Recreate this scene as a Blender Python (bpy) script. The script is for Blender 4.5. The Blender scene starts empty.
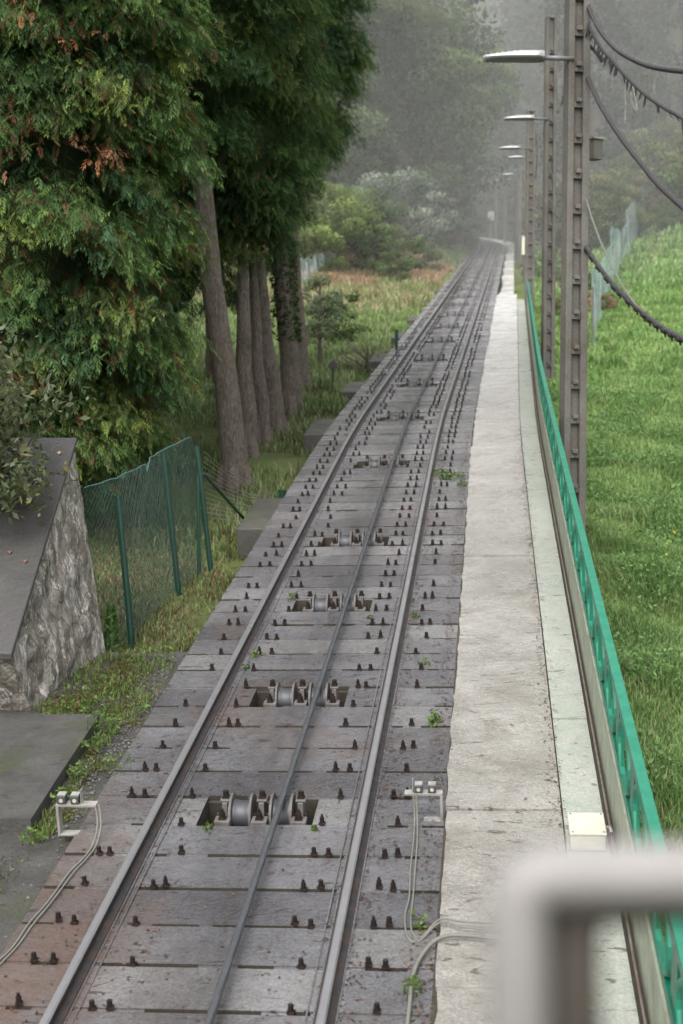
import bpy, math, random
import numpy as np
from mathutils import Vector, Matrix
random.seed(7); RNG = np.random.default_rng(11)
sc = bpy.context.scene
col = sc.collection
R = math.radians
F = 1422.0
PITCH = R(4.0)
cp, sp = math.cos(PITCH), math.sin(PITCH)

def W(X, Y, Z):                       # viewer-space metres to world metres
    return Vector((X, Z*cp + Y*sp, -Z*sp + Y*cp))
def pix(px, py, Z):
    return W((px-341.5)*Z/F, (512-py)*Z/F, Z)

# ------------------------------------------------------------------ track path
_zs = np.arange(-4, 400, 0.5)
def _raw(track):
    xs = np.interp(_zs, [-4, 20, 90], [-1.330-4*.1048, .766, 9.3])
    far = _zs > 90
    xs[far] = 9.3 + (_zs[far]-90)*.122
    if track:
        xs = np.where(_zs > 90, np.interp(_zs, [90, 95, 101, 107, 113, 119, 128, 150, 400], [9.3, 9.85, 10.3, 10.45, 10.25, 9.7, 8.0, 1, -120]), xs)
    ys = np.where(_zs < 20, -3.69+.2454*_zs, 1.218+.2208*(_zs-20))
    k = np.ones(9)/9
    xs2 = np.convolve(np.pad(xs, 4, 'edge'), k, 'valid'); ys2 = np.convolve(np.pad(ys, 4, 'edge'), k, 'valid')
    xs2[:5] = xs[:5]; ys2[:5] = ys[:5]
    return xs2, ys2
TX, TY = _raw(True); GX, GY = _raw(False)
def cen(S, track=True):
    a, b = (TX, TY) if track else (GX, GY)
    return W(float(np.interp(S, _zs, a)), float(np.interp(S, _zs, b)), S)
def frame(S, track=True):
    p = cen(S, track); t = (cen(S+.5, track)-cen(S-.5, track)).normalized()
    c = t.cross(Vector((0, 0, 1))).normalized(); c = (c + Vector((0, 0, .022))).normalized()
    n = c.cross(t).normalized()
    return p, t, c, n
def D(S, u, h, track=True):
    p, t, c, n = frame(S, track)
    return p + c*u + n*h
def sm(a, b, x):
    x = np.clip((x-a)/(b-a), 0, 1); return x*x*(3-2*x)
def hfun(S, u):                       # ground height relative to the rail level
    S = np.asarray(S, float); u = np.asarray(u, float)
    right = -1.0 + .10*np.clip(u-3.6, 0, 200) + .44*np.clip(u-2.6, 0, 90)*sm(48, 98, S)
    right = right + .55*sm(44, 60, S)*sm(5, 2, u)
    l0 = -.42 + .10*np.clip(-u-4, 0, 60)
    far = sm(56, 82, S)
    left = l0*(1-far) + far*(-.45 + .55*np.clip(-u-1.3, 0, 14) + .25*np.clip(-u-15.3, 0, 200))
    left = np.where((S < 11.3), left - .25*sm(11.3, 10.3, S), left)
    h = np.where(u > 0, right, left)
    inner = np.abs(u) < 1.0
    h = np.where((u > -1.0) & (u < 2.0), -.75, h)
    h = h + .62*np.clip(S-122, 0, 400)*.95
    bump = .05*np.sin(u*1.7+S*.9) + .05*np.sin(S*2.3-u*1.1) + .03*np.sin(u*4.1+S*3.7)
    bump = bump + .25*np.sin(u*.31+S*.17)*sm(45, 80, S)
    return h + bump*np.where(np.abs(u-.5) < 1.7, 0, 1)
def G(S, u, dz=0):
    p, t, c, n = frame(S, False)
    ch = Vector((c.x, c.y, 0)).normalized()
    q = p + ch*u
    return Vector((q.x, q.y, p.z + float(hfun(S, u)) + dz))
def proj(q):
    Yc = q.y*sp+q.z*cp; Zc = q.y*cp-q.z*sp
    return 341.5+F*q.x/Zc, 512-F*Yc/Zc
def zat(q, py):                       # height at which a plumb line through q appears at image row py
    k = (512-py)/F; return q.y*(k*cp-sp)/(cp+k*sp)
def uof(px, S):
    u = (px-341.5)*S/F - float(np.interp(S, _zs, GX))
    for _ in range(4): u += (px-proj(G(S, u))[0])*S/F
    return u

# ------------------------------------------------------------------ object helpers
def tag(o, label=None, cat=None, group=None, kind=None):
    if label: o['label'] = label
    if cat: o['category'] = cat
    if group: o['group'] = group
    if kind: o['kind'] = kind
    return o
def empty(name, loc, label, cat, group=None, rz=0):
    o = bpy.data.objects.new(name, None); col.objects.link(o)
    o.location = loc; o.rotation_euler = (0, 0, rz); o.empty_display_size = .1
    return tag(o, label, cat, group)

class MB:
    def __init__(s): s.v = []; s.f = []; s.m = []
    def add(s, vs, fs, mi=0):
        b = len(s.v); s.v += [tuple(v) for v in vs]
        for f in fs: s.f.append(tuple(b+i for i in f)); s.m.append(mi)
    def hexa(s, c, mi=0):             # 8 corners: bottom 4 ccw, top 4 ccw
        s.add(c, [(3,2,1,0),(4,5,6,7),(0,1,5,4),(1,2,6,5),(2,3,7,6),(3,0,4,7)], mi)
    def box(s, x0, x1, y0, y1, z0, z1, mi=0, M=None):
        c = [Vector(p) for p in ((x0,y0,z0),(x1,y0,z0),(x1,y1,z0),(x0,y1,z0),(x0,y0,z1),(x1,y0,z1),(x1,y1,z1),(x0,y1,z1))]
        if M is not None: c = [M @ p for p in c]
        s.hexa(c, mi)
    def tbox(s, S0, S1, u0, u1, h0, h1, mi=0):   # box in the track frame
        s.hexa([D(S0,u0,h0),D(S0,u1,h0),D(S1,u1,h0),D(S1,u0,h0),D(S0,u0,h1),D(S0,u1,h1),D(S1,u1,h1),D(S1,u0,h1)], mi)
    def tube(s, pts, r, n=8, mi=0, cap=True):
        pts = [Vector(p) for p in pts]; N = len(pts)
        rr = r if hasattr(r, '__len__') else [r]*N
        rings = []
        up = Vector((0, 0, 1))
        a = None
        for i, p in enumerate(pts):
            t = (pts[min(i+1, N-1)] - pts[max(i-1, 0)]).normalized()
            if a is None:
                a = t.cross(up)
                if a.length < .1: a = t.cross(Vector((1, 0, 0)))
            a = (a - t*a.dot(t)).normalized(); b = t.cross(a)
            rings.append([p + (a*math.cos(2*math.pi*k/n) + b*math.sin(2*math.pi*k/n))*rr[i] for k in range(n)])
        vs = [q for ring in rings for q in ring]; fs = []
        for i in range(N-1):
            for k in range(n):
                k2 = (k+1) % n
                fs.append((i*n+k, i*n+k2, (i+1)*n+k2, (i+1)*n+k))
        if cap: fs.append(tuple(range(n-1, -1, -1))); fs.append(tuple((N-1)*n+k for k in range(n)))
        s.add(vs, fs, mi)
    def lathe(s, prof, M, n=20, mi=0):    # prof: (radius, axial) closed loop around local x axis
        vs = []; P = len(prof)
        for k in range(n):
            a = 2*math.pi*k/n
            for (r, x) in prof: vs.append(M @ Vector((x, r*math.cos(a), r*math.sin(a))))
        fs = []
        for k in range(n):
            k2 = (k+1) % n
            for i in range(P-1):
                fs.append((k*P+i, k*P+i+1, k2*P+i+1, k2*P+i))
        s.add(vs, fs, mi)
    def build(s, name, mats, parent=None, smooth=False, bevel=0, origin=None):
        me = bpy.data.meshes.new(name)
        if not isinstance(mats, (list, tuple)): mats = [mats]
        vs = s.v
        if origin is not None: vs = [(v[0]-origin[0], v[1]-origin[1], v[2]-origin[2]) for v in vs]
        me.from_pydata(vs, [], s.f)
        for m in mats: me.materials.append(m)
        if len(mats) > 1: me.polygons.foreach_set('material_index', s.m)
        if smooth: me.polygons.foreach_set('use_smooth', [True]*len(me.polygons))
        me.update()
        o = bpy.data.objects.new(name, me); col.objects.link(o)
        if origin is not None: o.location = origin
        if parent is not None: attach(o, parent)
        if bevel:
            b = o.modifiers.new('bevel', 'BEVEL'); b.width = bevel; b.segments = 2; b.limit_method = 'ANGLE'; b.angle_limit = R(40)
        return o
def attach(o, parent):                # vertices are in world coordinates: cancel the parent's transform
    o.parent = parent
    pm = Matrix.LocRotScale(parent.location, parent.rotation_euler, parent.scale)
    o.matrix_parent_inverse = pm.inverted()

def arr_mesh(name, V, Q, tint=None, mat=None, parent=None, origin=None, tris=False, smooth=False):
    V = np.asarray(V, np.float32); Q = np.asarray(Q, np.int32)
    if origin is not None: V = V - np.array(origin, np.float32)
    k = Q.shape[1]
    me = bpy.data.meshes.new(name)
    me.vertices.add(len(V)); me.vertices.foreach_set('co', V.ravel())
    me.loops.add(Q.size); me.loops.foreach_set('vertex_index', Q.ravel())
    me.polygons.add(len(Q)); me.polygons.foreach_set('loop_start', np.arange(0, Q.size, k, dtype=np.int32))
    me.polygons.foreach_set('loop_total', np.full(len(Q), k, np.int32))
    if smooth: me.polygons.foreach_set('use_smooth', np.ones(len(Q), bool))
    me.update(calc_edges=True)
    if tint is not None:
        at = me.color_attributes.new('tint', 'FLOAT_COLOR', 'POINT')
        c = np.ones((len(V), 4), np.float32); c[:, :3] = tint
        at.data.foreach_set('color', c.ravel())
    if mat: me.materials.append(mat)
    o = bpy.data.objects.new(name, me); col.objects.link(o)
    if origin is not None and parent is None: o.location = origin
    if parent is not None: o.parent = parent
    return o

# ------------------------------------------------------------------ materials
def lin(r, g, b):
    f = lambda c: (c/255/12.92) if c/255 <= .04045 else ((c/255+.055)/1.055)**2.4
    return (f(r), f(g), f(b), 1)
class NT:
    def __init__(s, name):
        s.mat = bpy.data.materials.new(name); s.mat.use_nodes = True
        s.t = s.mat.node_tree; s.t.nodes.clear()
        s.out = s.t.nodes.new('ShaderNodeOutputMaterial')
        s.tc = s.t.nodes.new('ShaderNodeTexCoord')
    def n(s, kind, **kw):
        nd = s.t.nodes.new(kind)
        for k, v in kw.items():
            if k.startswith('_'): setattr(nd, k[1:], v)
            else: nd.inputs[k.replace('__', ' ')].default_value = v
        return nd
    def l(s, a, b): s.t.links.new(a, b)
    def noise(s, scale, detail=6, rough=.6, coord='Object', stretch=None, dist=0):
        nd = s.n('ShaderNodeTexNoise', Scale=scale, Detail=detail, Roughness=rough, Distortion=dist)
        src = s.tc.outputs[coord]
        if stretch:
            mp = s.n('ShaderNodeMapping'); mp.inputs['Scale'].default_value = stretch; s.l(src, mp.inputs[0]); src = mp.outputs[0]
        s.l(src, nd.inputs['Vector']); return nd.outputs['Fac']
    def ramp(s, fac, stops):
        r = s.n('ShaderNodeValToRGB'); e = r.color_ramp.elements
        while len(e) < len(stops): e.new(.5)
        for i, (p, c) in enumerate(stops):
            e[i].position = p; e[i].color = c if len(c) == 4 else (*c, 1)
        s.l(fac, r.inputs[0]); return r.outputs[0]
    def mix(s, fac, a, b, mode='MIX'):
        m = s.n('ShaderNodeMix', _data_type='RGBA', _blend_type=mode)
        for i, v in ((0, fac), (6, a), (7, b)):
            if hasattr(v, 'is_output'): s.l(v, m.inputs[i])
            else: m.inputs[i].default_value = v
        return m.outputs[2]
    def bump(s, h, strength=.5, dist=.01, prev=None):
        b = s.n('ShaderNodeBump', Strength=strength, Distance=dist); s.l(h, b.inputs['Height'])
        if prev is not None: s.l(prev, b.inputs['Normal'])
        return b.outputs[0]
    def pbr(s, color, rough=.6, normal=None, metal=0, spec=.5, transl=0):
        p = s.n('ShaderNodeBsdfPrincipled', Metallic=metal)
        p.inputs['Specular IOR Level'].default_value = spec
        if hasattr(color, 'is_output'): s.l(color, p.inputs['Base Color'])
        else: p.inputs['Base Color'].default_value = color
        if hasattr(rough, 'is_output'): s.l(rough, p.inputs['Roughness'])
        else: p.inputs['Roughness'].default_value = rough
        if normal is not None: s.l(normal, p.inputs['Normal'])
        sh = p.outputs[0]
        if transl:
            tr = s.n('ShaderNodeBsdfTranslucent')
            if hasattr(color, 'is_output'): s.l(color, tr.inputs[0])
            else: tr.inputs[0].default_value = color
            mx = s.n('ShaderNodeMixShader'); mx.inputs[0].default_value = transl
            s.l(sh, mx.inputs[1]); s.l(tr.outputs[0], mx.inputs[2]); sh = mx.outputs[0]
        s.l(sh, s.out.inputs[0]); return s.mat
def g4(v, b=0): return (v, v, v*(1+b), 1)

def concrete(name, dark, light, stain=None, rough=(.35, .6), scale=1.0, stain_amt=.5, fleck=None, bump=.4, stainscale=1.3, streak=None, far_sheen=None, rust_corner=False):
    t = NT(name)
    a = t.noise(1.1*scale, 8, .65); b = t.noise(9*scale, 6, .7); c = t.noise(60*scale, 4, .7)
    base = t.ramp(a, [(.32, dark), (.68, light)])
    base = t.mix(t.ramp(b, [(.35, g4(0)), (.75, g4(.6))]), base, t.mix(.5, base, (*[x*.45 for x in dark[:3]], 1)))
    base = t.mix(.35, base, t.ramp(c, [(.3, (*[x*.5 for x in dark[:3]], 1)), (.7, (*[min(1, x*1.35) for x in light[:3]], 1))]))
    if stain:
        s_ = t.noise(stainscale, 7, .7, dist=.4)
        base = t.mix(t.ramp(s_, [(.50, g4(0)), (.68, g4(stain_amt))]), base, stain)
    if fleck:
        v = t.noise(5.5, 5, .6, stretch=(1.2, 3.4, 1), dist=.8)
        base = t.mix(t.ramp(v, [(.62, g4(0)), (.66, g4(.8))]), base, fleck)
        v2 = t.noise(26, 3, .6, stretch=(.8, 2.2, 1), dist=.5)
        base = t.mix(t.ramp(v2, [(.66, g4(0)), (.70, g4(.7))]), base, fleck)
    if far_sheen:
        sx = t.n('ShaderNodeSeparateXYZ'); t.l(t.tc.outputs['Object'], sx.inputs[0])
        mr = t.n('ShaderNodeMapRange'); mr.inputs['From Min'].default_value = 9; mr.inputs['From Max'].default_value = 34; mr.inputs['To Max'].default_value = far_sheen[0]; t.l(sx.outputs['Y'], mr.inputs['Value'])
        base = t.mix(mr.outputs[0], base, t.mix(.5, base, far_sheen[1]))  # wet sheen put into the colour: concrete gets paler up the track
    if rust_corner:
        sx = t.n('ShaderNodeSeparateXYZ'); t.l(t.tc.outputs['Object'], sx.inputs[0])
        ad = t.n('ShaderNodeMath', _operation='MULTIPLY_ADD'); ad.inputs[1].default_value = .36; t.l(sx.outputs['Y'], ad.inputs[0]); t.l(sx.outputs['X'], ad.inputs[2])
        mr = t.n('ShaderNodeMapRange'); mr.inputs['From Min'].default_value = 1.75; mr.inputs['From Max'].default_value = 1.0; mr.inputs['To Max'].default_value = .75; t.l(ad.outputs[0], mr.inputs['Value'])
        mk = t.mix(1.0, mr.outputs[0], t.ramp(t.noise(1.7, 6, .7), [(.35, g4(0)), (.6, g4(1))]), 'MULTIPLY')
        base = t.mix(mk, base, (.105,.066,.048,1))
        ab = t.n('ShaderNodeMath', _operation='MULTIPLY_ADD'); ab.inputs[1].default_value = -.105; t.l(sx.outputs['Y'], ab.inputs[0]); t.l(sx.outputs['X'], ab.inputs[2])
        a2 = t.n('ShaderNodeMath', _operation='ADD'); a2.inputs[1].default_value = 1.33; t.l(ab.outputs[0], a2.inputs[0])
        a3 = t.n('ShaderNodeMath', _operation='ABSOLUTE'); t.l(a2.outputs[0], a3.inputs[0])
        m3 = t.n('ShaderNodeMapRange'); m3.inputs['From Min'].default_value = .34; m3.inputs['From Max'].default_value = .04; m3.inputs['To Max'].default_value = .55; t.l(a3.outputs[0], m3.inputs['Value'])
        base = t.mix(t.mix(1.0, m3.outputs[0], t.ramp(t.noise(2.6, 6, .7, stretch=(2.5, .5, 1)), [(.3, g4(.2)), (.6, g4(1))]), 'MULTIPLY'), base, (.028,.026,.028,1))
    r = t.ramp(t.noise(2.3, 5, .6), [(.35, g4(rough[0])), (.7, g4(rough[1]))])
    nb = t.bump(b, bump, .02); nb = t.bump(c, bump*.8, .006, nb)
    return t.pbr(base, r, nb)

M = {}
M['bed'] = concrete('wet_track_concrete', (.044,.042,.043,1), (.172,.169,.177,1), stain=(.085,.058,.045,1), rough=(.09,.42), stain_amt=.6, stainscale=.9, fleck=(.035,.025,.022,1), bump=.7, far_sheen=(.75, (.46,.455,.475,1)), rust_corner=True)
M['bed_b'] = concrete('wetter_track_concrete', (.036,.034,.035,1), (.125,.122,.13,1), stain=(.085,.058,.045,1), rough=(.06,.30), stain_amt=.6, stainscale=.9, fleck=(.035,.025,.022,1), bump=.7, far_sheen=(.75, (.46,.455,.475,1)), rust_corner=True)
M['bed_c'] = concrete('paler_track_concrete', (.07,.067,.066,1), (.22,.215,.215,1), stain=(.085,.058,.045,1), rough=(.09,.42), stain_amt=.6, stainscale=.9, fleck=(.035,.025,.022,1), bump=.7, far_sheen=(.75, (.46,.455,.475,1)), rust_corner=True)
M['bed_dark'] = concrete('groove_dirt', (.018,.016,.012,1), (.065,.055,.038,1), rough=(.7,.9))
M['dirt'] = concrete('brown_leaf_dirt', (.04,.022,.015,1), (.13,.085,.055,1), stain=(.16,.15,.14,1), rough=(.5,.8), scale=3, bump=1.0)
M['walk'] = concrete('walkway_concrete', (.155,.145,.125,1), (.385,.37,.34,1), stain=(.15,.13,.105,1), rough=(.18,.45), fleck=(.06,.045,.036,1), stain_amt=.6, bump=1.0, stainscale=2.4, far_sheen=(.85, (.85,.84,.83,1)))
M['strip'] = concrete('greenish_kerb_concrete', (.27,.285,.25,1), (.43,.445,.40,1), stain=(.17,.26,.17,1), rough=(.25,.5), fleck=(.07,.045,.035,1), stainscale=2.2)
M['block'] = concrete('ledge_concrete', (.026,.025,.021,1), (.105,.10,.092,1), stain=(.06,.065,.03,1), rough=(.5,.8))
M['asphalt'] = concrete('rough_apron', (.022,.021,.020,1), (.105,.10,.093,1), stain=(.05,.06,.018,1), rough=(.5,.8), stain_amt=.85, bump=1.0, stainscale=1.9, scale=3.2, fleck=(.03,.022,.018,1))
M['pole'] = concrete('pole_concrete', (.062,.056,.048,1), (.175,.165,.148,1), stain=(.09,.05,.032,1), rough=(.6,.85), stain_amt=.35, stainscale=3)
M['coping'] = concrete('coping_concrete', (.022,.020,.020,1), (.062,.057,.055,1), rough=(.4,.65), stain=(.04,.045,.03,1))

def mat_stone():
    t = NT('lichen_stone')
    mp = t.n('ShaderNodeMapping'); mp.inputs['Scale'].default_value = (3.4, 3.4, 1.5); t.l(t.tc.outputs['Object'], mp.inputs[0])
    v = t.n('ShaderNodeTexVoronoi', Scale=3.0, _feature='F1'); t.l(mp.outputs[0], v.inputs['Vector'])
    ve = t.n('ShaderNodeTexVoronoi', Scale=3.0, _feature='DISTANCE_TO_EDGE'); t.l(mp.outputs[0], ve.inputs['Vector'])
    sep = t.n('ShaderNodeSeparateColor'); t.l(v.outputs['Color'], sep.inputs[0])
    base = t.ramp(sep.outputs[0], [(0, (.19,.165,.135,1)), (.6, (.28,.25,.21,1)), (1, (.38,.35,.305,1))])
    n1 = t.noise(11, 6, .7)
    base = t.mix(t.ramp(n1, [(.4, g4(0)), (.7, g4(.8))]), base, (.055,.05,.035,1))
    st = t.noise(4.5, 7, .8, stretch=(2.6, 2.6, .6), dist=.9)
    base = t.mix(t.ramp(st, [(.53, g4(0)), (.58, g4(.85))]), base, (.55,.53,.49,1))
    base = t.mix(t.ramp(ve.outputs['Distance'], [(0, g4(.6)), (.05, g4(0))]), base, (.025,.02,.015,1))
    ms = t.noise(2.1, 5, .7)
    base = t.mix(t.ramp(ms, [(.58, g4(0)), (.72, g4(.7))]), base, (.05,.06,.018,1))
    nb = t.bump(ve.outputs['Distance'], .5, .07); nb = t.bump(n1, .9, .05, nb)
    return t.pbr(base, .8, nb)
M['stone'] = mat_stone()

def metal(name, c, rough=.35, met=.9, rust=None, rust_amt=.6, scale=18):
    t = NT(name); a = t.noise(scale, 5, .65)
    base = t.mix(t.ramp(a, [(.3, g4(0)), (.75, g4(.5))]), c, (*[x*.45 for x in c[:3]], 1))
    if rust: base = t.mix(t.ramp(t.noise(scale*.6, 6, .7), [(.48, g4(0)), (.64, g4(rust_amt))]), base, rust)
    return t.pbr(base, t.ramp(a, [(.3, g4(rough)), (.8, g4(min(1, rough+.25)))]), t.bump(a, .15, .004), metal=met)
M['rail_top'] = metal('worn_rail_steel', (.30,.295,.305,1), .26, .5, scale=3)
M['rail_side'] = metal('dark_rail_steel', (.040,.037,.038,1), .5, .3, rust=(.10,.045,.025,1), rust_amt=.5)
M['plate'] = metal('rail_base_strip', (.13,.12,.12,1), .5, .2, rust=(.10,.05,.03,1))
M['bolt'] = metal('greasy_bolt', (.022,.018,.017,1), .45, .4, rust=(.09,.035,.018,1), rust_amt=.6, scale=40)
M['cable'] = metal('greased_wire_rope', (.12,.125,.135,1), .4, .6)
M['sheave'] = metal('sheave_steel', (.085,.088,.095,1), .42, .5, scale=10)
M['flange'] = metal('rusty_flange', (.13,.12,.115,1), .6, .3, rust=(.11,.06,.04,1), rust_amt=.55)
M['bracket'] = metal('galvanised_plate', (.16,.155,.15,1), .55, .3, rust=(.11,.07,.05,1), rust_amt=.5)
M['galv'] = metal('galvanised_steel', (.38,.37,.34,1), .5, .3, rust=(.12,.08,.05,1), rust_amt=.45)
M['sensor'] = metal('sensor_body', (.07,.075,.08,1), .5, .1)
M['sensor_face'] = metal('sensor_face', (.55,.5,.4,1), .5, 0)
M['cream'] = metal('cream_box_paint', (.62,.60,.50,1), .45, 0, scale=5)
M['kick'] = metal('weathered_beige_green_plate', (.30,.33,.25,1), .42, 0, rust=(.12,.09,.06,1), rust_amt=.5, scale=6)
M['green'] = metal('turquoise_railing_paint', (.003,.12,.07,1), .25, 0, scale=7)
M['green_sheen'] = metal('sheen_lightened_turquoise', (.012,.195,.118,1), .36, 0, scale=9)  # same railing paint, lightened to carry the sky sheen on top rail and hoops
M['fpost'] = metal('dark_green_post', (.004,.040,.024,1), .4, 0)
M['netwire'] = metal('green_coated_wire', (.045,.085,.07,1), .5, 0)
M['hem'] = metal('pale_teal_hem', (.07,.15,.14,1), .6, 0)
M['wire'] = metal('grey_sheath', (.17,.17,.145,1), .55, 0)
M['black'] = metal('black_sheath', (.045,.040,.043,1), .25, .1, scale=30)
M['lamp'] = metal('lamp_grey', (.48,.47,.49,1), .3, .2, scale=5)
M['lamp_dark'] = metal('lamp_underside', (.16,.16,.17,1), .4, .1)
M['greenwire'] = metal('green_wire', (.10,.32,.12,1), .5, 0)
M['rod'] = metal('weathered_pipe', (.24,.20,.18,1), .4, .3, rust=(.12,.06,.04,1))
M['fg'] = metal('silver_painted_tube', (.29,.275,.265,1), .5, .1, scale=6)
M['fg_shade'] = metal('shade_brown_tube', (.075,.062,.05,1), .5, .1, scale=6)  # shade of the handrail put into the colour

def bark():
    t = NT('reddish_bark'); a = t.noise(9, 9, .8, stretch=(3, 3, .8), dist=1.6)
    c = t.ramp(a, [(.3, (.05,.042,.035,1)), (.5, (.19,.155,.128,1)), (.70, (.40,.345,.295,1))])
    c = t.mix(t.ramp(t.noise(1.4, 5, .7), [(.56, g4(0)), (.68, g4(.6))]), c, (.05,.065,.022,1))
    return t.pbr(c, .9, t.bump(a, 1.0, .05), spec=.2)
M['bark'] = bark()
def leafmat(name, transl=.25, rough=.55, spec=.3):
    t = NT(name); at = t.n('ShaderNodeAttribute', _attribute_name='tint')
    c = t.mix(t.ramp(t.noise(3, 3, .6), [(.3, g4(0)), (.7, g4(.35))]), at.outputs['Color'], t.mix(1.0, at.outputs['Color'], (.55,.6,.55,1), 'MULTIPLY'))
    return t.pbr(c, rough, transl=transl, spec=spec)
M['leaf'] = leafmat('foliage', .42, .6, .25); M['grassblade'] = leafmat('grass_blades', .35, .5)
M['litter'] = leafmat('dead_leaves', .05, .7)
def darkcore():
    t = NT('foliage_shade_core'); return t.pbr(t.ramp(t.noise(6, 5, .7), [(.3, (.018,.028,.014,1)), (.7, (.05,.072,.034,1))]), 1.0, spec=.05)  # dark tone stands for shade deep in the crown
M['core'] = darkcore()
def terrainmat():
    t = NT('ground_soil_grass'); at = t.n('ShaderNodeAttribute', _attribute_name='tint')
    a = t.noise(1.3, 8, .7); b = t.noise(14, 5, .75)
    c = t.mix(t.ramp(a, [(.35, g4(0)), (.65, g4(.6))]), at.outputs['Color'], t.mix(1.0, at.outputs['Color'], (.5,.55,.5,1), 'MULTIPLY'))
    c = t.mix(t.ramp(b, [(.4, g4(0)), (.7, g4(.6))]), c, t.mix(1.0, at.outputs['Color'], (.45,.42,.35,1), 'MULTIPLY'))
    return t.pbr(c, .9, t.bump(b, .8, .05), spec=.15)
M['terrain'] = terrainmat()
def netmat(name, c, alpha0, alpha1, freq=60):
    t = NT(name)
    uvx = t.n('ShaderNodeUVMap'); 
    w1 = t.n('ShaderNodeTexWave', Scale=freq, Distortion=1.5); w1.bands_direction = 'DIAGONAL'
    w1.inputs['Detail'].default_value = 1.0; w1.inputs['Detail Scale'].default_value = .6
    t.l(uvx.outputs[0], w1.inputs[0])
    a = t.ramp(t.noise(2.2, 6, .75, stretch=(1, 1, .5)), [(.35, g4(alpha0)), (.7, g4(alpha1))])
    m = t.mix(.55, a, t.mix(1.0, a, w1.outputs[0], 'MULTIPLY'))
    d = t.n('ShaderNodeBsdfDiffuse'); d.inputs[0].default_value = c
    tr = t.n('ShaderNodeBsdfTransparent'); mx = t.n('ShaderNodeMixShader')
    t.l(m, mx.inputs[0]); t.l(tr.outputs[0], mx.inputs[1]); t.l(d.outputs[0], mx.inputs[2]); t.l(mx.outputs[0], t.out.inputs[0])
    return t.mat
M['net'] = netmat('green_wire_netting', (.05,.095,.085,1), .08, .34)
M['netfar'] = netmat('pale_teal_netting', (.55,.70,.74,1), .35, 1.0, 20)

# ------------------------------------------------------------------ terrain
def terrain():
    Ss = np.concatenate([np.arange(1, 60, .5), np.arange(60, 124, 1.5), np.arange(124, 420, 9)])
    us = np.concatenate([-np.geomspace(260, 2.05, 60), [-1.5, -1.02, -.9, 0, 1, 1.95, 2.12], np.geomspace(2.4, 260, 70)])
    V = []; T = []
    for S in Ss:
        p, t, c, n = frame(S, False); ch = Vector((c.x, c.y, 0)).normalized()
        hh = hfun(np.full(len(us), S), us)
        for u, h in zip(us, hh): V.append((p.x+ch.x*u, p.y+ch.y*u, p.z+h))
        nz = np.sin(us*.7+S*.5)*.5+np.sin(us*.23-S*.31)*.5
        grass = np.array([.16,.25,.07]); dry = np.array([.24,.145,.07]); soil = np.array([.085,.07,.042]); wood = np.array([.03,.045,.02]); brown = np.array([.12,.085,.045])
        c_ = np.zeros((len(us), 3))
        for i, u in enumerate(us):
            if u > 0:
                k = float(sm(58, 75, S)); base = grass*(1-k) + brown*k*.6 + wood*k*.4
                if u < 6 and S > 44: base = grass*.7+dry*.2
            else:
                k = float(sm(46, 56, S)); base = grass*1.1
                if S < 34 and u > -9: base = soil*.7+grass*.35*(1+nz[i]*.6)
                base = base*(1-k) + k*(dry*.75+grass*.2)
                if u < -12 and S > 60: base = wood*1.4
            if S > 110: base = wood
            c_[i] = base*(1+.15*nz[i])
        T.append(c_)
    nu = len(us); ns = len(Ss)
    idx = np.arange(ns*nu).reshape(ns, nu)
    Q = np.stack([idx[:-1, :-1], idx[:-1, 1:], idx[1:, 1:], idx[1:, :-1]], -1).reshape(-1, 4)
    o = arr_mesh('ground', V, Q, np.concatenate(T), M['terrain'], smooth=True)
    tag(o, kind='structure')
terrain()

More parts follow.
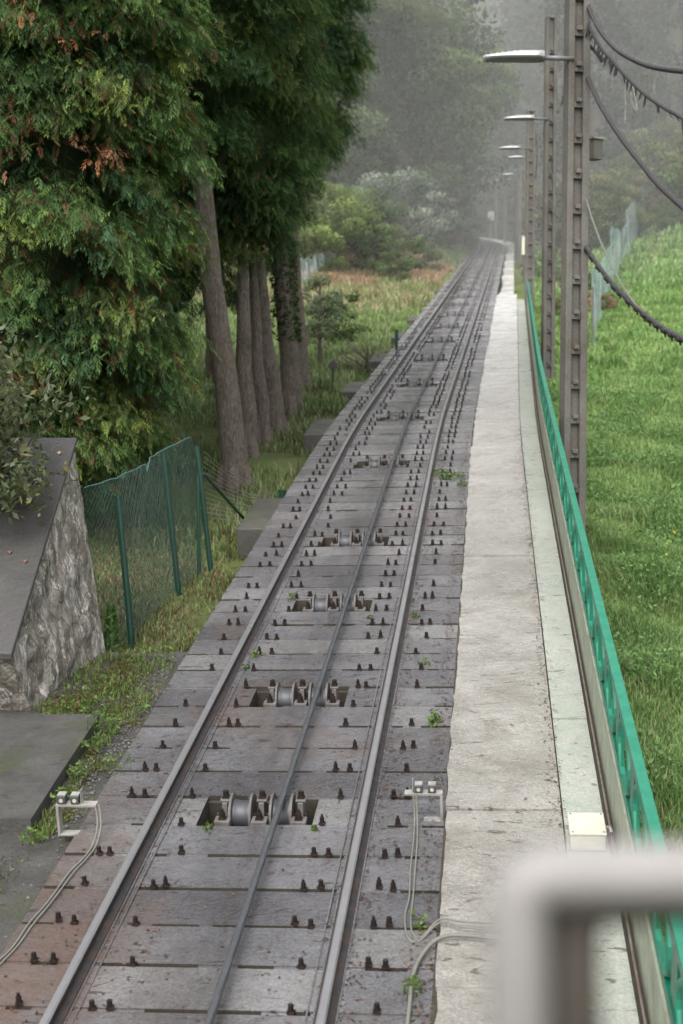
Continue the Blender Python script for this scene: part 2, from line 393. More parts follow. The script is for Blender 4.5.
# ------------------------------------------------------------------ track bed (cell relief)
ROW = .363
PULL = [8.27, 10.05, 12.14, 14.2, 17.8, 21.2, 24.95, 28.8, 32.5, 36.0] + [39.7+3.65*i for i in range(18)]
PULL = [p for p in PULL if p < 104]
def row_starts():
    out = []; hw = ROW/2
    pts = [4.65-1.84-.02, 6.48] + PULL + [108.0]
    for a, b in zip(pts[:-1], pts[1:]):
        n = max(1, round((b-a)/ROW)); out += [a-hw+(b-a)*i/n for i in range(n)]
    S = 108.0
    while S < 134: out.append(S-hw); S += ROW
    return out
ROWS = row_starts()
def row_of(S): return max(i for i, r in enumerate(ROWS) if r <= S)
BEDTOP = -.09
def bed():
    us = [-1.03,-.86,-.74,-.67,-.53,-.45,-.36,-.22,-.12,-.05,.06,.14,.22,.31,.45,.53,.67,.74,.86,.94,1.06]
    lines = []                        # (S0, S1, type, rowindex)
    S = 3.0; k = 0; rnd = random.Random(3)
    starts = ROWS[:-1]
    cuts = []
    # snap: pits replace part of the row they fall in
    cells = []
    for k, s0 in enumerate(starts):
        s1 = ROWS[k+1]
        gw = .030 if s0 < 60 else .05
        pit = next((p for p in PULL if s0 <= p < s1), None)
        cells.append((s0, s0+gw, 'groove', k, None))
        cells.append((s0+gw, s1, 'slab', k, pit))
    mb = MB(); H = []
    bounds = [c[0] for c in cells]+[cells[-1][1]]
    for (a, b, ty, k, pit) in cells:
        row = []
        if ty == 'groove':
            prev = False
            for i in range(len(us)-1):
                um = (us[i]+us[i+1])/2
                if .53 < abs(um) < .67: g = False
                elif abs(um) < .45: g = rnd.random() < (.75 if prev else .5)
                else: g = rnd.random() < .42
                prev = g
                row.append(BEDTOP-(.030 if g else .005))
        else:
            dz = rnd.uniform(-.004, .004)
            for i in range(len(us)-1):
                um = (us[i]+us[i+1])/2
                row.append(BEDTOP+dz if not (pit and -.36 < um < .31) else -.27)
        if a < 24: pass
        H.append(row)
    nb = len(bounds); nu = len(us)
    P = {}
    fr = [frame(b) for b in bounds]
    def pt(i, j, h):
        p, t, c, n = fr[i]; return p+c*us[j]+n*h
    for i, (a, b, ty, k, pit) in enumerate(cells):
        for j in range(nu-1):
            h = H[i][j]; deep = h < BEDTOP-.01
            sec = 0 if us[j] < -.6 else (1 if us[j] < .6 else 2); tone = ((k*7+sec*5)*2654435761 >> 7) % 7
            mb.add([pt(i,j,h), pt(i,j+1,h), pt(i+1,j+1,h), pt(i+1,j,h)], [(0,1,2,3)], 1 if deep else (3 if tone in (1, 4) else (4 if tone == 2 else 0)))
            if i+1 < len(cells) and abs(H[i+1][j]-h) > 1e-5:
                h2 = H[i+1][j]; mb.add([pt(i+1,j,h), pt(i+1,j+1,h), pt(i+1,j+1,h2), pt(i+1,j,h2)], [(0,1,2,3)], 1 if abs(h-h2) > .01 else 0)
            if j+1 < nu-1 and abs(H[i][j+1]-h) > 1e-5:
                h2 = H[i][j+1]; mb.add([pt(i,j+1,h), pt(i+1,j+1,h), pt(i+1,j+1,h2), pt(i,j+1,h2)], [(0,1,2,3)], 1)
        for j, uu in ((0, 0), (nu-1, nu-2)):
            mb.add([pt(i,j,H[i][uu]), pt(i+1,j,H[i][uu]), pt(i+1,j,-1.0), pt(i,j,-1.0)], [(0,1,2,3)], 2)
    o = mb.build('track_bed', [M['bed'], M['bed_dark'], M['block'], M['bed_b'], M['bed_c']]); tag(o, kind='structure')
bed()

# rails ------------------------------------------------------------
def rail_profile():
    return [(-.046,-.079),(-.046,-.072),(-.012,-.060),(-.010,-.036),(-.020,-.028),(-.022,-.008),(-.0145,0.0),(.0145,0.0),(.022,-.008),(.020,-.028),(.010,-.036),(.012,-.060),(.046,-.072),(.046,-.079)]
Srail = list(np.arange(3.2, 130, .6))
BOLT = None
def bolt_shape(mb, Mx, tall=.05, s=1.0):
    # clip foot, washer, hex nut, stud
    mb.box(-.026*s,.026*s,-.024*s,.024*s,0,.010, 0, Mx)
    for (r, z0, z1, n) in ((.023*s,.010,.015,8),(.020*s,.015,.042,6),(.011*s,.042,.022+tall,6)):
        vs = []
        for k in range(n):
            a = 2*math.pi*k/n; vs += [Mx @ Vector((r*math.cos(a), r*math.sin(a), z0)), Mx @ Vector((r*math.cos(a), r*math.sin(a), z1))]
        fs = [(2*k, 2*((k+1)%n), 2*((k+1)%n)+1, 2*k+1) for k in range(n)]
        fs.append(tuple(2*k+1 for k in range(n)))
        mb.add(vs, fs)
def tmat(S, u, h):
    p, t, c, n = frame(S); q = p+c*u+n*h
    m = Matrix((( c.x,t.x,n.x,q.x),(c.y,t.y,n.y,q.y),(c.z,t.z,n.z,q.z),(0,0,0,1))); return m
bolt_meshes = []
for i in range(3):
    mb = MB(); bolt_shape(mb, Matrix.Identity(4), (.014,.022,.036)[i], .66)
    me = bpy.data.meshes.new('bolt'); me.from_pydata(mb.v, [], mb.f); me.materials.append(M['bolt']); bolt_meshes.append(me)
rrow = random.Random(5)
for side, lab in ((-1, 'steel running rail on the forest side of the track'), (1, 'steel running rail beside the pale concrete walkway')):
    root = empty('rail', D(6, side*.6, -.12), lab, 'rail', 'running rails of the funicular track')
    mb = MB(); prof = rail_profile(); P = len(prof)
    vs = []
    for S in Srail:
        p, t, c, n = frame(S)
        vs += [p+c*(side*.6+a)+n*b for a, b in prof]
    for i in range(len(Srail)-1):
        for k in range(P):
            k2 = (k+1) % P
            mb.f.append((i*P+k, i*P+k2, (i+1)*P+k2, (i+1)*P+k)); mb.m.append(0 if k in (5, 6, 7) else 1)
    mb.v = [tuple(v) for v in vs]
    mb.f.append(tuple(range(P))); mb.m.append(1)
    mb.build('rail_beam', [M['rail_top'], M['rail_side']], root)
    mb = MB()
    for a, b in zip(Srail[:-1], Srail[1:]):
        mb.tbox(a, b, side*.6-.056, side*.6+.056, -.095, -.081)
        e = -side; mb.tbox(a, b, side*.6+e*.085-.004, side*.6+e*.085+.004, -.095, -.080)
    mb.build('base_plate', M['bed'], root)
    cnt = 0; rest = MB()
    for S in [r for r in ROWS if r < 112]:
        for inner in (-1, 1):
            offs = [.155, .235] if (rrow.random() < (.75 if S < 14 else .9)) else [.155]
            if S > 14: offs = [.15, .23]
            if inner*side > 0 and rrow.random() < .5 and S < 14: offs = [.21]
            for of in offs:
                if rrow.random() < .12: continue
                ss = S + .02 + rrow.uniform(-.02, .02); uu = side*.6 + inner*(of+rrow.uniform(-.012, .012))
                m = tmat(ss, uu, -.084)
                if S > 4.6 and cnt < 99:
                    b = bpy.data.objects.new('bolt', bolt_meshes[rrow.randrange(3)]); col.objects.link(b)
                    b.parent = root; b.matrix_parent_inverse = Matrix.Translation(root.location).inverted(); b.matrix_basis = m @ Matrix.Rotation(rrow.uniform(-.3,.3), 4, 'Z'); cnt += 1
                elif S > 4.6:
                    if S < 40: bolt_shape(rest, m, rrow.choice([.014,.022,.036]), .66)
                    else: rest.box(-.012,.012,-.012,.012,0,.035,0,m)
    o = rest.build('bolt', M['bolt'], root); tag(o, 'rows of fastening bolts running on up the rail', kind='stuff')

# haulage rope ------------------------------------------------------
def rope(name, Sa, Sb, u, h, r):
    V = []; n = 18; Ss = list(np.arange(Sa, 30, .022))+list(np.arange(30, Sb, .4))
    for S in Ss:
        p, t, c, nn = frame(S); rot = S*9.0
        for k in range(n):
            a = 2*math.pi*k/n; rr = r*(1+.10*math.cos(6*a + rot*6/2.2)) if S < 30 else r
            q = p+c*(u+rr*math.cos(a))+nn*(h+rr*math.sin(a)); V.append(q[:])
    N = len(Ss); idx = np.arange(N*n).reshape(N, n); nx = np.roll(idx, -1, 1)
    Q = np.stack([idx[:-1], nx[:-1], nx[1:], idx[1:]], -1).reshape(-1, 4)
    return arr_mesh(name, V, Q, None, M['cable'], smooth=True)
o = rope('haulage_cable', 3.4, 128, .118, -.01, .0185)
tag(o, 'grey twisted steel haulage cable running up the middle of the track over the pulleys', 'cable')

# pulley sets ---------------------------------------------------------
def pulley_set():
    root = empty('cable_pulley', (0, 0, 0), 'x', 'pulley', 'twin cable pulleys set in pits between the rails')
    I = Matrix.Identity(4)
    for uc in (-.12, .118):
        Mx = Matrix.Translation((uc, 0, -.118))
        mb = MB()
        mb.lathe([(.03,-.062),(.10,-.052),(.090,-.035),(.087,-.01),(.087,.01),(.090,.035),(.10,.052),(.03,.062)], Mx, 28)
        sh = mb.build('pulley', M['sheave'], root, smooth=True)
        mb = MB()
        for e in (-1, 1):
            a, b = (.052*e, .066*e) if e > 0 else (.066*e, .052*e)
            mb.lathe([(.025, a),(.128, a),(.128, b),(.025, b),(.025, a)], Mx, 28)
        fl = mb.build('flange', M['flange'], sh)
    mb = MB(); mb.tube([(-.27, 0, -.118), (.26, 0, -.118)], .02, 10); mb.build('axle', M['bolt'], root)
    for uc in (-.215, 0.0, .228):
        mb = MB()
        mb.hexa([Vector(p) for p in ((uc-.016,-.07,-.30),(uc+.016,-.07,-.30),(uc+.016,.09,-.30),(uc-.016,.09,-.30),(uc-.016,-.045,-.022),(uc+.016,-.045,-.022),(uc+.016,.06,-.022),(uc-.016,.06,-.022))])
        mb.box(uc-.03,uc+.03,-.03,.045,-.0215,-.010)
        mb.box(uc-.045,uc+.045,-.17,-.09,-.12,-.079)
        mb.build('bracket', M['bracket'], root, bevel=.003)
        for (by, bz, bt) in ((-.13, -.079, .04), (.01, -.010, .015)):
            mb = MB(); bolt_shape(mb, Matrix.Translation((uc, by, bz)), bt, .85); mb.build('bolt', M['bolt'], root)
    return root
def copy_tree(o, parent=None):
    c = o.copy(); col.objects.link(c)
    if parent is not None: c.parent = parent
    for ch in list(o.children): copy_tree(ch, c)
    return c
ps = pulley_set(); allp = [ps]
for i in range(1, len(PULL)): allp.append(copy_tree(ps))
ordn = ['nearest', 'second', 'third', 'fourth', 'fifth', 'sixth', 'seventh', 'eighth', 'ninth', 'tenth', 'eleventh', 'twelfth']
for i, (p, S) in enumerate(zip(allp, PULL)):
    k = row_of(S); s_mid = (ROWS[k]+.030+ROWS[k+1])/2
    p.matrix_world = tmat(s_mid, 0, 0)
    if i < 12:
        p['label'] = f'pair of grooved cable pulleys in a shallow pit, {ordn[i]} set up the track'
    else:
        p['label'] = 'tiny cable pulley pair far up the track, past the twelfth set'

# concrete ledges on the left -----------------------------------------
ls = [14.75, 20.0, 24.3, 28.9, 33.7, 38.6, 50.5]
words = ['nearest broad', 'second', 'third', 'fourth', 'fifth', 'sixth', 'farthest small']
for w, S in zip(words, ls):
    mb = MB(); L = 1.35; o0 = -.28 if S < 30 else -.22
    mb.tbox(S, S+L, -1.03+o0-.02, -1.029, -.40, -.088); mb.tbox(S+.25, S+L-.1, -1.03+o0+.10, -1.031, -1.1, -.40)
    o = mb.build('concrete_ledge', M['block'], bevel=.012); tag(o, f'{w} grey concrete ledge sticking out from the forest side of the track', 'ledge', 'concrete ledges along the track edge')

# walkway, strip, kerb ---------------------------------------------------
def ribbon(name, Sa, Sb, u0, u1, h, mat, step=.35, side=-1.2, jitter=0, gap=0, tile=0, kind='structure', rag=0):
    mb = MB(); rnd = random.Random(9); S = Sa
    while S < Sb:
        S1 = min(S+(tile or step), Sb); dz = rnd.uniform(-1, 1)*(.006 if tile else 0); j0 = rnd.uniform(-jitter, jitter)
        n = max(1, int((S1-S)/(.35 if not rag else .09)))
        for i in range(n):
            a = S+(S1-S)*i/n; b = S+(S1-S)*(i+1)/n - (gap if i == n-1 else 0)
            ja = j0+(rag*(math.sin(a*9.1)+math.sin(a*23+1)*math.sin(a*3.3)+.6*math.sin(a*57)) if rag else 0); jb = j0+(rag*(math.sin(b*9.1)+math.sin(b*23+1)*math.sin(b*3.3)+.6*math.sin(b*57)) if rag else 0)
            vs = [D(a,u0+ja,h+dz),D(a,u1,h+dz),D(b,u1,h+dz),D(b,u0+jb,h+dz),D(a,u0+ja,side),D(a,u1,side),D(b,u1,side),D(b,u0+jb,side)]
            fs = [(0,1,2,3),(0,3,7,4),(1,5,6,2)]
            if i == 0: fs.append((0,4,5,1))
            if i == n-1: fs.append((3,2,6,7))
            mb.add(vs, fs)
        S = S1
    o = mb.build(name, mat, bevel=0); tag(o, kind=kind); return o
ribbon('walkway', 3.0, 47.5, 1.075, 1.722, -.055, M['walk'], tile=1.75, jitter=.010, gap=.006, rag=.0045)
ribbon('kerb_strip', 3.0, 45, 1.732, 1.955, -.062, M['strip'], tile=2.2, gap=.006)
ribbon('kerb_foundation', 3.0, 45, 1.0601, 2.06, -.085, M['bed_dark'], side=-1.3)
# overgrown remains of the walkway farther up
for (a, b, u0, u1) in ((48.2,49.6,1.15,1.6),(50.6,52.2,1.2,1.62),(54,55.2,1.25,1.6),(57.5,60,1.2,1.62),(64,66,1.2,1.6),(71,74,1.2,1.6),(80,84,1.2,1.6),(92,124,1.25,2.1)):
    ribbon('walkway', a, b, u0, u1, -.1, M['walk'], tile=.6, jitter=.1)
mb = MB(); mb.tube([D(S, 1.978, -.05) for S in np.arange(3, 41, .6)], .0065, 8)
o = mb.build('pipe', M['rod'], smooth=True); tag(o, 'thin brownish conduit lying along the foot of the green railing', 'conduit')

# railing --------------------------------------------------------------
rl = empty('railing', D(6, 2.07, -.06), 'turquoise green metal railing with oval hoops above a beige kick plate beside the walkway', 'railing')
SR0, SR1 = 3.0, 40.2
ss = list(np.arange(SR0, SR1, .6))
mb = MB()
for a, b in zip(ss[:-1], ss[1:]): mb.tbox(a, b, 2.003, 2.018, -.10, .30)
for a, b in zip(ss[:-1], ss[1:]): mb.tbox(a, b, 1.998, 2.026, .301, .32)
mb.build('kick_plate', M['kick'], rl)
mb = MB()
for a, b in zip(ss[:-1], ss[1:]):
    mb.tbox(a, b, 1.996, 2.046, .775, .795)
mb.build('top_rail', M['green_sheen'], rl)
mb = MB()
for a, b in zip(ss[:-1], ss[1:]):
    mb.tbox(a, b, 2.012, 2.040, .67, .774); mb.tbox(a, b, 2.010, 2.040, .322, .38)
mb.build('side_rail', M['green'], rl)
post_mesh = None; S = 3.4; first = None
def rail_part(kind, S):
    mb = MB()
    if kind == 'post':
        mb.box(-.0065,.0065,-.085,.085,.0,.67)
    else:
        pts = []
        for k in range(25):
            a = 2*math.pi*k/24; pts.append((0, .28*math.cos(a), .52+.165*math.sin(a)))
        mb.tube(pts, .017, 8, cap=False)
        for y_ in (-.16, .16): mb.box(-.006,.006,y_-.012,y_+.012,.355,.70)
    me = bpy.data.meshes.new(kind); me.from_pydata(mb.v, [], mb.f); me.materials.append(M['green' if kind == 'post' else 'green_sheen'])
    return me
pm, hm = rail_part('post', 0), rail_part('hoop', 0)
S = 3.3; 
while S < SR1-.2:
    for nm, me, ds, uu in (('post', pm, 0, 2.026), ('hoop', hm, .4, 2.024)):
        if S+ds > SR1-.3: continue
        o = bpy.data.objects.new(nm, me); col.objects.link(o); o.parent = rl
        o.matrix_parent_inverse = Matrix.Translation(rl.location).inverted(); o.matrix_basis = tmat(S+ds, uu, 0)
    S += .8

# near-left apron, slab, wall ----------------------------------------------
def sheet(name, pts, h, mat, n=14, kind='structure', amp=0.0, thick=.3):
    # pts: four (S,u) corners
    V = []; a, b, c_, d = pts
    for i in range(n+1):
        for j in range(n+1):
            s, t_ = i/n, j/n
            S = (1-s)*((1-t_)*a[0]+t_*b[0]) + s*((1-t_)*d[0]+t_*c_[0]); u = (1-s)*((1-t_)*a[1]+t_*b[1]) + s*((1-t_)*d[1]+t_*c_[1])
            q = D(S, u, h); edge = 0 if 0 < i < n and 0 < j < n else 1
            q.z += amp*(math.sin(S*5+u*3)+math.sin(u*7.3-S*2.1))*.5
            V.append(q)
    mb = MB(); w = n+1
    fs = [(i*w+j, i*w+j+1, (i+1)*w+j+1, (i+1)*w+j) for i in range(n) for j in range(n)]
    loop = [j for j in range(n)] + [i*w+n for i in range(n)] + [n*w+j for j in range(n, 0, -1)] + [i*w for i in range(n, 0, -1)]
    mb.add(V, fs); L = [V[k] for k in loop]; m = len(L)
    mb.add(L+[q-Vector((0,0,thick)) for q in L], [(k, (k+1)%m, m+(k+1)%m, m+k) for k in range(m)])
    o = mb.build(name, mat, smooth=False); tag(o, kind=kind); return o
sheet('apron', [(3, -7), (3, -1.032), (11.15, -1.032), (11.05, -7)], -.15, M['asphalt'], 40, amp=.012)
sheet('pavement', [(7.95, -6), (8.1, -1.33), (9.65, -1.36), (9.8, -6)], -.055, M['asphalt'], 20, amp=.004, thick=.14)

def wall():
    # sloping wing wall: stone face battered, smooth concrete coping
    nb, fb = D(9.95, -1.93, -.18), D(11.15, -1.73, -.35)
    nt = W((10-341.5)*9.9/F, (512-657)*9.9/F, 9.9); ft = W((74-341.5)*11.45/F, (512-446)*11.45/F, 11.45)
    left = Vector((-3.2, .5, 0))
    root = empty('stone_wall', nb, 'mossy rubble stone wing wall with a sloping dark concrete top, beside the net fence', 'wall')
    mb = MB(); n = 26; V = []
    rnd = random.Random(4)
    from mathutils import noise as mn
    def face(a, b, c, d, out, amp, mat):   # a,b bottom; d,c top
        base = len(mb.v); w = n+1; vs = []
        for i in range(n+1):
            for j in range(n+1):
                s, t_ = i/n, j/n
                q = (a*(1-t_)+b*t_)*(1-s) + (d*(1-t_)+c*t_)*s
                e = min(i, n-i, j, n-j)/3; e = min(1, max(e, .25 if mat == 0 else 0))
                q = q + out*((mn.noise(q*5)*.6+mn.noise(q*13)*.4)*amp*e); vs.append(q)
        mb.add(vs, [(i*w+j, i*w+j+1, (i+1)*w+j+1, (i+1)*w+j) for i in range(n) for j in range(n)], mat)
    o1 = (fb-nb).cross(nt-nb).normalized(); 
    if o1.x < 0: o1 = -o1
    face(nb, fb, ft, nt, o1, .09, 0)
    lb = nb+left; face(lb, nb, nt, nt+left, Vector((0, -1, 0)), .09, 0)
    face(fb+left, fb, ft, ft+left, Vector((0, 1, 0)), .05, 0)
    mb.build('rubble_face', M['stone'], root, smooth=True)
    mb = MB(); k = .035
    up = Vector((0, 0, .05)); ov = Vector((.02, 0, 0)); dn = (nt-ft).normalized()*.03
    a, b, c, d = nt+ov+dn, ft+ov-dn, ft+left-dn, nt+left+dn
    mb.hexa([a, b, c, d, a+up, b+up, c+up, d+up][:4][::1]+[a+up, b+up, c+up, d+up])
    mb.build('coping', M['coping'], root, bevel=.01)
    return nt, ft, left
WNT, WFT, WL = wall()

# net fence --------------------------------------------------------------
def crom_(P, k=6):
    out = []
    for i in range(len(P)-1):
        for j in range(k): out.append(P[i].lerp(P[i+1], j/k)+Vector((0,0,.004*math.sin(i*5+j*1.7))))
    out.append(P[-1]); return out
def tbase(px, py_base, S): return pix(px, py_base, S)
def net_surface(pts_top, pts_bot, name, mat, parent, nu=60, nv=14, wav=.03):
    V = []; UV = []
    n = len(pts_top)-1
    for i in range(nu+1):
        s = i/nu*n; k = min(int(s), n-1); f = s-k
        a = pts_top[k]*(1-f)+pts_top[k+1]*f; b = pts_bot[k]*(1-f)+pts_bot[k+1]*f
        for j in range(nv+1):
            t = j/nv; q = b*(1-t)+a*t
            q = q + Vector((math.sin(s*7+t*3), math.sin(s*9-t*4), .5*math.sin(s*23)*t))*wav
            V.append(q[:]); UV.append((s*1.6, t))
    w = nv+1; Q = [(i*w+j, (i+1)*w+j, (i+1)*w+j+1, i*w+j+1) for i in range(nu) for j in range(nv)]
    mb = MB(); mb.v = V; mb.f = Q; mb.m = [0]*len(Q)
    o = mb.build(name, mat, parent, smooth=True)
    uv = o.data.uv_layers.new(name='UVMap')
    for lp in o.data.loops: uv.data[lp.index].uv = UV[lp.vertex_index]
    return o
fe = empty('net_fence', pix(131, 634, 12.1), 'low green netting fence on dark green posts with a slanting brace, beside the cypress trunks', 'fence')
def post(px0, py0, px1, py1, S, r=.028, nm='post', S1=None):
    mb = MB(); a = pix(px0, py0, S1 or S); b = pix(px1, py1, S)
    mb.tube([b-Vector((0,0,.25)), b, a], r, 12); mb.tube([a, a+(a-b).normalized()*.015], r*1.15, 12)
    o = mb.build(nm, M['fpost'], fe, smooth=False)
post(118, 498, 131, 636, 12.1); post(163, 452, 178, 588, 13.5); post(197, 448, 211, 572, 14.3, .026); post(198, 476, 199, 573, 14.1, .018)
post(204, 474, 246, 521, 15.7, .016, 'brace', 14.4)
net_surface([pix(20, 505, 11.5), pix(84, 488, 11.8), pix(116, 478, 12.1), pix(146, 464, 12.9)], [pix(20, 665, 11.5), pix(84, 655, 11.8), pix(130, 640, 12.1), pix(158, 610, 12.9)], 'netting', M['net'], fe, wav=.012)
net_surface([pix(144, 474, 12.85), pix(150, 458, 13.1), pix(163, 450, 13.5), pix(190, 437, 14.1), pix(200, 470, 14.4)], [pix(157, 612, 12.9), pix(165, 600, 13.1), pix(178, 592, 13.5), pix(199, 574, 14.1), pix(210, 572, 14.4)], 'netting', M['net'], fe, wav=.012)
mb = MB(); rg = random.Random(12)
_T = [pix(20, 505, 11.5), pix(84, 489, 11.8), pix(116, 479, 12.1), pix(146, 466, 12.9), pix(163, 451, 13.5), pix(190, 438, 14.1), pix(201, 470, 14.4)]
_B = [pix(20, 665, 11.5), pix(84, 655, 11.8), pix(130, 640, 12.1), pix(157, 612, 12.9), pix(178, 592, 13.5), pix(199, 574, 14.1), pix(210, 572, 14.4)]
_L = [0]
for i in range(6): _L.append(_L[-1]+(_B[i+1]-_B[i]).length)
def netpt(s, t):
    s = min(max(s, 0), _L[-1]-1e-4); k = max(i for i in range(6) if _L[i] <= s); f = (s-_L[k])/(_L[k+1]-_L[k])
    return _B[k].lerp(_B[k+1], f).lerp(_T[k].lerp(_T[k+1], f), t) + Vector((-.02, -.015, 0))
s_ = -1.2
while s_ < _L[-1]:
    for sg in (1, -1):
        pts = []
        for j in range(9):
            q = s_ + (1.2*j/8 if sg > 0 else 1.2*(1-j/8))
            if 0 <= q <= _L[-1]: pts.append(netpt(q, j/8) + Vector((rg.uniform(-.004,.004), rg.uniform(-.004,.004), 0)))
        if len(pts) > 1: mb.tube(pts, .0019, 3, cap=False)
    s_ += .055
o = mb.build('wire_mesh', M['netwire'], fe)
mb = MB(); mb.tube(crom_([pix(84,488,11.8), pix(116,478,12.1), pix(146,464,12.9), pix(147,472,12.9), pix(150,458,13.1), pix(163,450,13.5), pix(190,437,14.1), pix(200,468,14.4)]), .0055, 6); mb.build('hem', M['hem'], fe)
mb = MB()
rr = random.Random(2)
for k in range(14):
    a = pix(204, 452+k*5, 14.4); b = pix(286, 494+k*.8, 17.5); mid = (a+b)/2+Vector((0, 0, -.12+rr.uniform(-.05,.05)))
    mb.tube([a, (a*3+b)/4-Vector((0,0,.07)), mid, (a+b*3)/4-Vector((0,0,.08)), b], .0022, 4)
mb.build('loose_wire', M['galv'], fe)

# ------------------------------------------------------------------ sensors, cables, boxes
def sensor(Mx, lab, mirrored=False):
    root = empty('sensor_bracket', (0, 0, 0), lab, 'sensor', None)
    mb = MB()
    mb.box(-.12,.12,-.03,.03,.17,.185); sx = 1 if mirrored else -1
    mb.box(min(sx*.12,sx*.104),max(sx*.12,sx*.104),-.03,.03,-.0,.1695); mb.box(min(sx*.12, -sx*.0),max(sx*.12,-sx*.0),-.03,.03,-.012,-.0005)
    mb.build('bracket', M['galv'], root, bevel=.002)
    for x in ((-.03, .055) if mirrored else (-.085, -.005)):
        mb = MB(); mb.box(x-.025,x+.025,-.028,.03,.186,.235); b = mb.build('sensor_head', M['sensor'], root, bevel=.004)
        mb = MB(); Mc = Matrix.Translation((x, -.0285, .21)) @ Matrix.Rotation(R(90), 4, 'Z')
        mb.lathe([(.0, -.002), (.012, -.002), (.012, .003), (0, .003)], Mc, 12); mb.build('lens', M['sensor_face'], b)
        mb = MB(); mb.box(x-.024,x+.024,-.02,.03,.2355,.242); mb.build('cover', M['galv'], root)
    mb = MB(); mb.box((-.068 if mirrored else .03),(-.064 if mirrored else .034),-.02,.02,.1855,.27); mb.build('stop_plate', M['galv'], root)
    root.matrix_world = Mx; return root
sensor(tmat(8.0, -1.015, -.09) @ Matrix.Scale(.98, 4), 'rusty steel bracket with two small sensors on the track edge near the weedy apron')
sensor(tmat(8.2, .945, -.09) @ Matrix.Scale(.9, 4), 'bright steel bracket with two small sensors standing against the pale walkway', True)
def wire(name, pts, r, mat, lab, cat, group=None, par=None):
    P = [D(p[0]+.22*min(1,max(0,(p[0]-5.5)/1.2)), p[1]+(.1 if p[1]<0 else 0), p[2]) for p in pts]; out = []
    for i in range(len(P)-1):
        p0, p1, p2, p3 = P[max(i-1,0)], P[i], P[i+1], P[min(i+2,len(P)-1)]
        for k in range(8):
            t = k/8; out.append(.5*((2*p1)+(p2-p0)*t+(2*p0-5*p1+4*p2-p3)*t*t+(3*p1-p0-3*p2+p3)*t**3))
    out.append(P[-1]); mb = MB(); mb.tube(out, r, 8)
    o = mb.build(name, mat, smooth=True); tag(o, lab, cat, group); return o
hh = -.081
wire('cable', [(7.75,-1.0,.09),(7.7,-.98,0),(7.6,-.985,-.075),(7.45,-1.0,hh),(7.3,-1.03,hh),(7.0,-1.05,hh),(6.8,-1.08,hh),(6.55,-1.10,hh),(6.35,-1.22,hh),(6.3,-1.5,hh)], .005, M['wire'], 'left strand of the grey cable pair trailing from the rusty sensor bracket to the apron', 'cable')
wire('cable', [(7.77,-.985,.09),(7.7,-.96,0),(7.6,-.965,-.075),(7.45,-.98,hh),(7.3,-1.005,hh),(7.0,-1.03,hh),(6.8,-1.055,hh),(6.55,-1.08,hh),(6.33,-1.18,hh),(6.25,-1.5,hh)], .005, M['wire'], 'right strand of the grey cable pair trailing from the rusty sensor bracket', 'cable')
wire('cable', [(7.95,.89,.075),(7.9,.895,-.05),(7.7,.90,hh),(7.4,.90,hh),(7.1,.91,hh),(6.9,.90,hh),(6.72,.925,hh),(6.7,.98,-.09),(6.78,1.08,-.035),(6.74,1.2,-.035),(6.7,1.5,-.035)], .005, M['wire'], 'thin grey cable from the bright sensor bracket bending across the walkway', 'cable')
wire('cable', [(7.95,.905,.075),(7.9,.91,-.05),(7.7,.92,hh),(7.4,.925,hh),(7.1,.93,hh),(6.9,.93,hh),(6.76,.945,hh),(6.74,.99,-.09),(6.80,1.08,-.03),(6.78,1.2,-.03),(6.76,1.5,-.03)], .005, M['wire'], 'second thin grey cable beside the first one below the bright sensor bracket', 'cable')
wire('conduit', [(3.5,.95,-.075),(5.5,.96,-.075),(6.2,.965,-.075),(6.45,.97,-.075),(6.6,1.02,-.06),(6.66,1.1,-.035),(6.66,1.25,-.03),(6.6,1.6,-.03)], .010, M['wire'], 'grey metal conduit beside the walkway edge turning onto the walkway', 'conduit')
# cream box on the strip
b = empty('electrical_box', D(7.9, 1.84, -.06), 'cream electrical box standing on the green-tinted kerb beside the railing', 'box')
mb = MB(); mb.tbox(7.78, 8.02, 1.75, 1.935, -.06, .03); mb.build('case', M['cream'], b, bevel=.006)
mb = MB(); mb.tbox(7.775, 8.025, 1.745, 1.940, .0305, .042); mb.build('lid', M['cream'], b, bevel=.004)
for (S_, u_) in ((7.795,1.76),(7.795,1.925),(8.005,1.76),(8.005,1.925)):
    mb = MB(); mb.box(-.006,.006,-.006,.006,.0425,.046,0,tmat(S_,u_,0)); mb.build('screw', M['galv'], b)
mb = MB(); mb.tube([D(7.95,1.936,-.01), D(7.95,1.97,-.01), D(7.93,1.975,-.03)], .012, 10); mb.build('gland', M['galv'], b)

# foreground hand rail (out of focus)
fgr = empty('handrail', pix(545, 1100, .62), 'blurred grey painted steel handrail corner close to the viewer', 'handrail')
Z0 = .62
def arc_frame(x0, y0, x1, r, mat, nm, Z):
    pts = [pix(x0+10, 1500, Z-.03), pix(x0, y0+50, Z), pix(x0+2, y0+26, Z), pix(x0+10, y0+9, Z), pix(x0+28, y0, Z), pix(x0+60, y0-1, Z), pix((x0+x1)/2, y0-2, Z+.02), pix(x1, y0-3, Z+.05)]
    mb = MB(); mb.tube(pts, r, 20); mb.build(nm, mat, fgr, smooth=True)
arc_frame(517, 876, 1300, .0140, M['fg'], 'outer_tube', Z0)
arc_frame(572, 896, 1300, .0130, M['fg_shade'], 'shaded_side_tube', Z0+.018)  # second tube, coloured dark as the shaded side of the same frame

